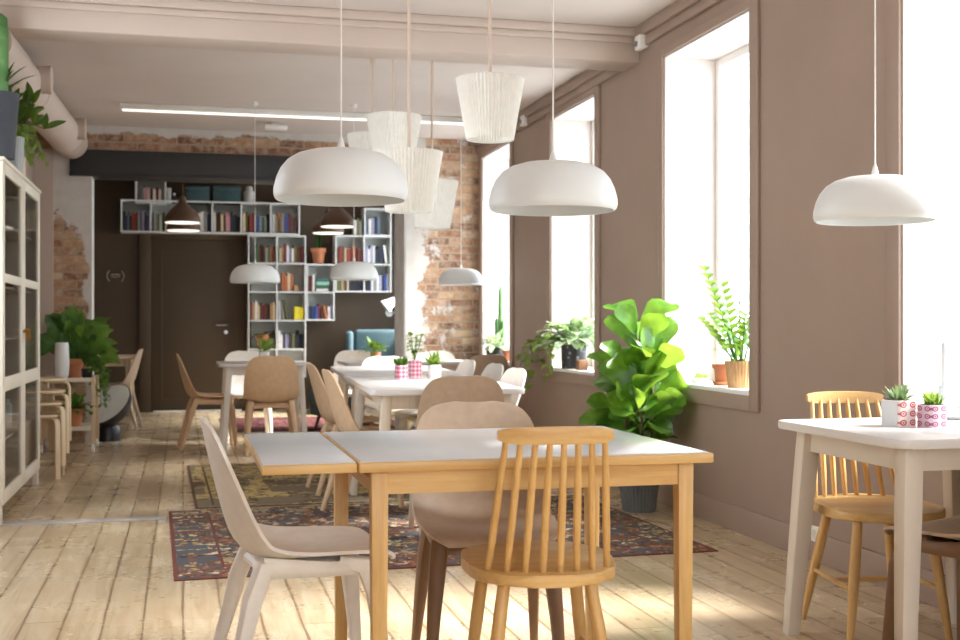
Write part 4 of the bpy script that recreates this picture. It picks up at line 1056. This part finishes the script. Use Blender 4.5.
xa, zb = wz(288, 203.8); t = thing('trailing_plant', 'green plant trailing over the right end of the long shelf', 'plant', (xa, SY0 + .07, zb + .004)); pot_bm(.05, .06, .09, .007).build('pot', BLACKP, t); bushy(t, 60, .05, .09, .045, .09, DARKG, .06, (-40, 60), 1.6)

# ------------------------------------------------------------------ teal seating
t = thing('wing_chair', 'teal upholstered wing chair in the alcove below the bookshelf', 'armchair', (2.32, 14.55, 0), R(170))
m = MB(); m.box((-.30, -.36, .62 - .2), (.30, -.22, 1.02), .05, seg=3); m.build('backrest', TEAL, t)
for sx in (-1, 1):
    m = MB(); m.box((sx * .36 - .045, -.34, .58), (sx * .36 + .045, -.06, 1.0), .04, seg=3); m.build('wing', TEAL, t)
    m = MB(); m.box((sx * .36 - .06, -.3, .2), (sx * .36 + .06, .34, .58), .05, seg=3); m.build('armrest', TEAL, t)
m = MB(); m.box((-.29, -.24, .28), (.29, .36, .46), .05, seg=3); m.build('seat_cushion', TEAL, t); m = MB(); m.box((-.3, -.3, .16), (.3, .33, .29), .02); m.build('seat_base', TEAL, t)
for sx in (-1, 1):
    for sy in (-1, 1): m = MB(); m.tube([(sx * .28, sy * .26, .18), (sx * .31, sy * .3, 0)], [.024, .015], 10); m.build('leg', paint('dark_beech', (80, 56, 40), .5, .08, 10, .05), t)
p = at_d(322, 372, 12.2); t = thing('tub_chair', 'low teal tub chair half hidden behind the light brown chairs', 'armchair', (p.x + .22, p.y + .1, .008), R(100))
m = MB(); rows = []
for k in range(25):
    th_ = PI * (.95 + 1.1 * k / 24); c_, s_ = math.cos(th_), math.sin(th_); hh = .52 + .16 * max(0, -s_) ** 1.5
    rows.append([Vector((.33 * c_, .30 * s_, .18)), Vector((.345 * c_, .315 * s_, hh - .05)), Vector((.33 * c_, .30 * s_, hh)), Vector((.27 * c_, .24 * s_, hh)), Vector((.25 * c_, .22 * s_, hh - .05)), Vector((.25 * c_, .22 * s_, .18)), Vector((.33 * c_, .30 * s_, .18))])
m.grid(rows); m.build('backrest', TEAL, t, 50); m = MB(); m.box((-.25, -.2, .26), (.25, .3, .42), .05, seg=3); m.build('seat_cushion', TEAL, t); m = MB(); m.box((-.27, -.22, .14), (.27, .27, .26), .02); m.build('seat_base', TEAL, t)
for sx in (-1, 1):
    for sy in (-1, 1): m = MB(); m.tube([(sx * .2, sy * .18, .15), (sx * .23, sy * .22, 0)], [.02, .013], 10); m.build('leg', MATS['dark_beech'], t)

# ------------------------------------------------------------------ glazed cabinet on the left wall
CX0, CX1, CY0, CY1, CZ0, CZ1 = XL + .01, -.95, 6.95, 8.70, .10, 2.005
t = thing('display_cabinet', 'tall cream cabinet with glazed doors on the left wall', 'cabinet', ((CX0 + CX1) / 2, (CY0 + CY1) / 2, 0)); ox, oy = t.location.x, t.location.y
def cb(lo, hi, bev=.002): m = MB(); m.box((lo[0] - ox, lo[1] - oy, lo[2]), (hi[0] - ox, hi[1] - oy, hi[2]), bev); return m
m = MB(); bw = .02
for lo, hi in (((CX0, CY0, CZ0), (CX1 - .022, CY0 + bw, CZ1 - .02)), ((CX0, CY1 - bw, CZ0), (CX1 - .022, CY1, CZ1 - .02)), ((CX0, CY0 + bw, CZ0), (CX1 - .022, CY1 - bw, CZ0 + .03)), ((CX0, CY0 - .008, CZ1 - .02), (CX1 + .008, CY1 + .008, CZ1)), ((CX0, CY0 + bw, CZ0 + .03), (CX0 + .008, CY1 - bw, CZ1 - .02))):
    m.box((lo[0] - ox, lo[1] - oy, lo[2]), (hi[0] - ox, hi[1] - oy, hi[2]), .002)
m.build('carcass', CABW, t)
cb((CX0 + .0085, CY0 + bw, CZ0 + .03), (CX0 + .011, CY1 - bw, CZ1 - .02), 0).build('back_panel', paint('brown_cabinet_back', (96, 74, 56), .6, .06, 3, .03), t)
ym = (CY0 + CY1) / 2
for z in (.42, .735, 1.0, 1.30, 1.66): cb((CX0 + .01, CY0 + bw, z), (CX1 - .05, CY1 - bw, z + .014)).build('shelf_board', CABW, t)
for k, (a, b) in enumerate(((CY0 + .002, ym - .002), (ym + .002, CY1 - .002))):
    m = MB(); sw = .085; x0, x1 = CX1 - .021, CX1; rails = [(CZ0 + .005, CZ0 + .085), (.72, .80), (1.325, 1.375), (CZ1 - .085, CZ1 - .022)]
    m.box((x0 - ox, a - oy, CZ0 + .005), (x1 - ox, a + sw - oy, CZ1 - .022), .003); m.box((x0 - ox, b - sw - oy, CZ0 + .005), (x1 - ox, b - oy, CZ1 - .022), .003)
    for z0, z1 in rails: m.box((x0 - ox, a + sw - oy, z0), (x1 - ox, b - sw - oy, z1), .003)
    d_ = m.build('door', CABW, t)
    for i in range(3): m = MB(); m.box((x0 + .008 - ox, a + sw - oy, rails[i][1]), (x0 + .012 - ox, b - sw - oy, rails[i + 1][0])); m.build('glass_pane', CABGLASS, d_, 0)
    m = MB(); yk = (b - .02 if k == 0 else a + .02) - oy; m.tube([(CX1 - ox, yk, 1.05), (CX1 + .02 - ox, yk, 1.05)], .009, 10); m.tube([(CX1 + .022 - ox, yk - .015, 1.06), (CX1 + .026 - ox, yk + .03, 1.0)], [.014, .01], 10); m.build('handle', BRASS, d_, label='brown leather pull')
for yy in (CY0 + .03, CY1 - .03):
    for xx in (CX0 + .03, CX1 - .03): m = MB(); m.box((xx - .022 - ox, yy - .022 - oy, 0), (xx + .022 - ox, yy + .022 - oy, CZ0), .003); m.build('leg', CABW, t)
DISH = paint('stoneware', (170, 160, 146), .5, .06, 8, .03)
def cab_item(kind, y, z, lab, mat, x=-1.12):
    t = thing(kind, lab, kind.split('_')[-1], (x, y, z + .0142))
    if kind == 'stacked_bowl':
        m = MB(); m.lathe([(0, 0), (.04, 0), (.08, .06), (.075, .06), (.036, .006), (0, .006)], 28)
    elif kind == 'glass_jar':
        m = MB(); m.lathe([(0, 0), (.05, 0), (.055, .02), (.055, .14), (.04, .16), (.04, .18), (.034, .18), (0, .17)], 24)
    else: m = MB(); m.lathe([(0, 0), (.04, 0), (.055, .08), (.03, .17), (.035, .2), (.028, .2), (.02, .17), (0, .15)], 24)
    m.build('body', mat, t)
cab_item('stacked_bowl', 7.5, .42, 'stoneware bowl on the lowest cabinet shelf behind the left door', DISH); cab_item('glass_jar', 8.2, .42, 'dull grey jar on the lowest cabinet shelf behind the right door', GALV)
cab_item('ceramic_vase', 7.45, 1.0, 'brown vase on the middle cabinet shelf behind the left door', BELL); cab_item('stacked_bowl', 8.25, 1.3, 'brown bowl on the upper cabinet shelf behind the right door', BELL); cab_item('ceramic_vase', 7.5, 1.66, 'stoneware vase on the top cabinet shelf behind the left door', DISH)

# things on top of the cabinet
p = at_d(4, 160, 7.2); t = thing('tall_cactus', 'tall green cactus in a dark bucket on top of the cabinet', 'plant', (-.985, 7.06, CZ1))
pot_bm(.08, .108, .36, .012).build('pot', paint('charcoal_bucket', (48, 52, 60), .6, .06, 6, .05), t); soil(t, .095, .325)
m = MB()
for (x, y, hh, r) in ((0, 0, .80, .048), (-.05, .03, .60, .03)):
    rr = [r, r * 1.05, r * 1.05, r * .9, r * .4]; m.tube([(x, y, .26), (x, y, .34 + (hh - .34) * .3), (x, y, .34 + (hh - .34) * .7), (x, y, hh - .02), (x, y, hh)], rr, 14)
m.build('cactus_column', CACT, t, 60)
fo = MB()
for k in range(9): leaf(fo, (random.uniform(-.02, .06), random.uniform(-.02, .06), .34), vec(-.4 + k * .35, R(random.uniform(40, 75))), random.uniform(.18, .28), .05, .7, .3, 'lance', 6)
fo.build('foliage', DARKG, t, 60)
t = thing('ribbed_vase_plant', 'trailing green vine in a grey ribbed vase on top of the cabinet', 'plant', (-1.0, 7.74, CZ1))
pot_bm(.055, .065, .22, .008, 0, 48, rib).build('pot', paint('grey_ribbed_ceramic', (170, 174, 176), .5, .04, 6, .03), t, 20)
fo, st = MB(), MB()
random.seed(5)
for k in range(9):
    az = random.uniform(-1.0, 1.7); L_ = random.uniform(.2, .46); pts = []
    for j in range(8):
        f = j / 7; pts.append(Vector((math.cos(az) * .16 * f, .34 * L_ / .4 * f * math.sin(az + .6) + .1 * f, .21 + .14 * math.sin(f * 2.2) * (1.2 - .08 * k) - .16 * f * f)))
    st.tube(pts, .0025, 6)
    for j in range(1, 8):
        for q in range(2): leaf(fo, pts[j], vec(random.random() * 6.28, R(random.uniform(-40, 50))), random.uniform(.05, .085), .035, .9, .15, 'heart', 5)
st.build('vine_stem', LIGHTG, t); fo.build('trailing_vine', LIGHTG, t, 60)
t = thing('candle_block', 'pale wooden candle block in front of the ribbed vase on the cabinet', 'candle holder', (-.99, 7.93, CZ1)); m = MB(); m.box((-.035, -.05, 0), (.035, .05, .13), .006); m.build('body', BIRCH, t)

t = thing('dark_leaf_plant', 'dark glossy leaved plant in a small black pot between cactus and ribbed vase', 'plant', (-1.06, 7.40, CZ1)); pot_bm(.06, .075, .2, .008).build('pot', BLACKP, t)
fo = MB(); st = MB(); random.seed(9)
for az, el, L_ in ((.2, 62, .09), (.75, 55, .085), (.5, 42, .08), (1.1, 66, .09), (-.2, 50, .07), (.9, 74, .09)):
    d = vec(az, R(el)); b = Vector((0, 0, .18)); pts = [b + d * (L_ * j) + Vector((0, 0, -.008 * j * j)) for j in range(6)]
    st.tube(pts, .003, 6)
    for j in range(2, 6):
        for q in range(2): leaf(fo, pts[j], d + vec(random.random() * 6.28, .2) * .7, random.uniform(.09, .14), .045, .3, .3, 'oval', 5, (-.3, -1, .3))
st.build('stem', DARKG, t); fo.build('foliage', DARKG, t, 60)
# ------------------------------------------------------------------ stack of bentwood stools
def stool(loc, rz, label, first=[None]):
    if first[0] is None:
        t = thing('bentwood_stool', label, 'stool', loc, rz, 'stacked bentwood stools'); first[0] = t
        m = MB(); m.lathe([(0, .43), (.165, .43), (.175, .436), (.175, .446), (.168, .452), (0, .452)], 36); m.build('seat', BIRCHX, t)
        for k in range(4):
            az = PI / 4 + k * PI / 2; c_, s_ = math.cos(az), math.sin(az); m = MB()
            m.tube([(c_ * .07, s_ * .07, .4215), (c_ * .16, s_ * .16, .4215), (c_ * .185, s_ * .185, .412), (c_ * .196, s_ * .196, .385), (c_ * .198, s_ * .198, .2), (c_ * .2, s_ * .2, 0)], [.009] * 6, 10, 2.6, up=(0, 0, 1), square=.6); m.build('leg', BIRCH, t)
        return t
    return dup(first[0], loc, rz, label)
sx_, sy_ = -1.0, 9.08
for k, nm in enumerate(('lowest', 'second from the floor', 'third from the floor', 'topmost')):
    stool((sx_ + .004 * k, sy_ + .003 * k, .085 * k), R(14 * k), 'pale round bentwood stool beside the cabinet, %s of its stack' % nm)

# ------------------------------------------------------------------ plant trolley
TX0, TX1, TY0, TY1 = -1.16, -.74, 10.70, 11.16
t = thing('plant_trolley', 'pale two-tier wooden trolley on casters in front of the left brick pier', 'trolley', ((TX0 + TX1) / 2, (TY0 + TY1) / 2, 0)); hx_, hy_ = (TX1 - TX0) / 2, (TY1 - TY0) / 2
for z in (.185, .60):
    m = MB(); m.box((-hx_ + .012, -hy_ + .012, z), (hx_ - .012, hy_ - .012, z + .018), .002)
    m.box((-hx_ + .012, -hy_, z), (hx_ - .012, -hy_ + .012, z + .035)); m.box((-hx_ + .012, hy_ - .012, z), (hx_ - .012, hy_, z + .035)); m.build('tray', CABW, t)
for sx in (-1, 1):
    for sy in (-1, 1):
        m = MB(); m.box((sx * hx_ - .016, sy * hy_ - .016, .075), (sx * hx_ + .016, sy * hy_ + .016, .64), .004); m.build('post', BIRCH, t)
        m = MB(); m.tube([(sx * hx_ - .012, sy * hy_, .036), (sx * hx_ + .012, sy * hy_, .036)], .036, 20); m.tube([(sx * hx_, sy * hy_, .06), (sx * hx_, sy * hy_, .08)], .008, 8); m.build('caster', WHITE, t)
tz = .6185
t = thing('white_vase', 'tall plain white vase at the front of the trolley top', 'vase', (-1.0, 10.76, tz)); m = MB(); m.lathe([(0, 0), (.045, 0), (.058, .05), (.062, .16), (.055, .3), (.05, .315), (.044, .315), (.05, .16), (0, .02)], 32); m.build('body', LAMPW, t)
random.seed(11)
t = thing('leafy_plant', 'large dark green leafy plant in a terracotta pot on the trolley top', 'plant', (-.93, 11.02, tz)); pot_bm(.065, .085, .17, .009, .04).build('pot', TERRA, t); soil(t, .07, .13)
fo, st = MB(), MB()
for k in range(80):
    az = random.random() * 2 * PI; el = R(random.uniform(5, 85)); d = vec(az, el)
    if d.x < -.3: d.x = -.3; d.normalize()
    if d.y > .32: d.y = .32; d.normalize()
    if d.y < -.12 and d.x < .2: d.y = -.12; d.normalize()
    b = Vector((0, 0, .14)); L1 = random.uniform(.08, .32); e = b + d * L1 + Vector((0, 0, .02)); st.tube([b, b.lerp(e, .5) + Vector((0, 0, .02)), e], .004, 6)
    dd = (d + Vector((0, 0, -.35))).normalized(); leaf(fo, e, (dd + Vector((0, 0, .25))).normalized(), random.uniform(.15, .21), random.uniform(.13, .19), .9, .12, 'heart' if k % 3 else 'oval', 7, (random.uniform(-.5, .5), -1, random.uniform(.1, .9)), wav=.05)
for v in fo.bm.verts: v.co.x = max(v.co.x, XL + .04 + .93); v.co.y = min(v.co.y, YB - .05 - 11.02)
st.build('stem', MIDG, t); fo.build('foliage', MONST, t, 60)
t = thing('trailing_trolley_plant', 'small leaved plant spilling over the right side of the trolley', 'plant', (-.80, 10.83, tz)); pot_bm(.04, .05, .09, .007).build('pot', BLACKP, t)
fo, st = MB(), MB()
for k in range(13):
    az = random.uniform(-1.4, 1.1); pts = []
    for j in range(7):
        f = j / 6; pts.append(Vector((math.cos(az) * .16 * min(1, f * 1.6), math.sin(az) * .14 * f, .09 + .11 * math.sin(f * 2.6) - random.uniform(.2, .42) * f * f)))
    st.tube(pts, .002, 5)
    for j in range(1, 7):
        for q in range(3): leaf(fo, pts[j], vec(random.random() * 6.28, R(random.uniform(-40, 60))), random.uniform(.04, .06), .032, .8, .15, 'oval', 4)
st.build('stem', MIDG, t); fo.build('foliage', MIDG, t, 60)
t = thing('trolley_shelf_plant', 'bushy plant in an orange terracotta pot on the lower trolley tier', 'plant', (-.93, 10.90, .2035)); pot_bm(.075, .09, .16, .009, .04).build('pot', TERRA, t); soil(t, .075, .12)
bushy(t, 90, .06, .11, .045, .15, MIDG, .06, (-5, 80), .8)
# black lamp with a tilted disc
t = thing('disc_floor_lamp', 'black floor lamp with a tilted round grey face on a short base', 'lamp', (-.68, 11.72, 0))
m = MB(); m.lathe([(0, 0), (.115, 0), (.115, .12), (.095, .15), (0, .15)], 36); m.build('base', BLACKP, t)
rt = Matrix.Rotation(R(-30), 3, 'Y') ; rt2 = Matrix.Rotation(R(38), 3, 'X')
def tilt(m):
    for v in m.bm.verts: v.co = rt2 @ (rt @ v.co) + Vector((.0, 0, .33))
    return m
m = MB(); m.lathe([(0, -.15), (.10, -.14), (.18, -.10), (.235, -.03), (.245, .015), (.235, .02), (0, .008)], 40); tilt(m).build('bowl', BLACKP, t)
m = MB(); m.lathe([(0, .016), (.232, .024), (.236, .02)], 40); tilt(m).build('face', paint('grey_disc', (222, 222, 218), .5, .04, 5, .02), t)
m = MB(); m.tube([(0, 0, .14), (0, 0, .25)], .03, 14); m.build('neck', BLACKP, t)

# ------------------------------------------------------------------ daylight
sl = bpy.data.lights.new('hazy_sun', 'SUN'); sl.energy = 9.0; sl.angle = R(18); sl.color = (1, .98, .95)
so = bpy.data.objects.new('hazy_sun', sl); COL.objects.link(so); so.location = (8, 4, 8)
so.rotation_euler = Vector((-1, .25, -.90)).to_track_quat('-Z', 'Y').to_euler()
w = bpy.data.worlds.new('world'); S.world = w; w.use_nodes = True
bg = w.node_tree.nodes['Background']; bg.inputs['Color'].default_value = (.87, .945, 1.0, 1); bg.inputs['Strength'].default_value = 3.3
def portal(name, loc, rot, sx, sy):
    l = bpy.data.lights.new(name, 'AREA'); l.shape = 'RECTANGLE'; l.size = sx; l.size_y = sy; l.cycles.is_portal = True
    o = bpy.data.objects.new(name, l); COL.objects.link(o); o.location = loc; o.rotation_euler = rot
for (a, b) in WINS: portal('window_portal', (XR + .41, (a + b) / 2, (WZ0 + WZ1) / 2), (0, R(90), 0), WZ1 - WZ0, b - a)
portal('window_portal', (3.21, 13.6, 1.67), (0, R(90), 0), 1.85, 2.4)
for (a, b) in LFILLWINS: portal('window_portal', (LX - .01, (a + b) / 2, 1.72), (0, R(-90), 0), 2.05, b - a)
for (a, b) in ((-.95, .65), (.95, 2.5)): portal('window_portal', ((a + b) / 2, YN - .19, 1.72), (R(90), 0, 0), b - a, 2.05)
S.view_settings.view_transform = 'Standard'; S.view_settings.look = 'None'; S.view_settings.gamma = 1; S.view_settings.use_curve_mapping = False
S.view_settings.exposure = 1.1
S.cycles.max_bounces = 10; S.cycles.diffuse_bounces = 6; S.cycles.transparent_max_bounces = 16; S.cycles.sample_clamp_indirect = 6
S.cycles.caustics_reflective = False; S.cycles.caustics_refractive = False
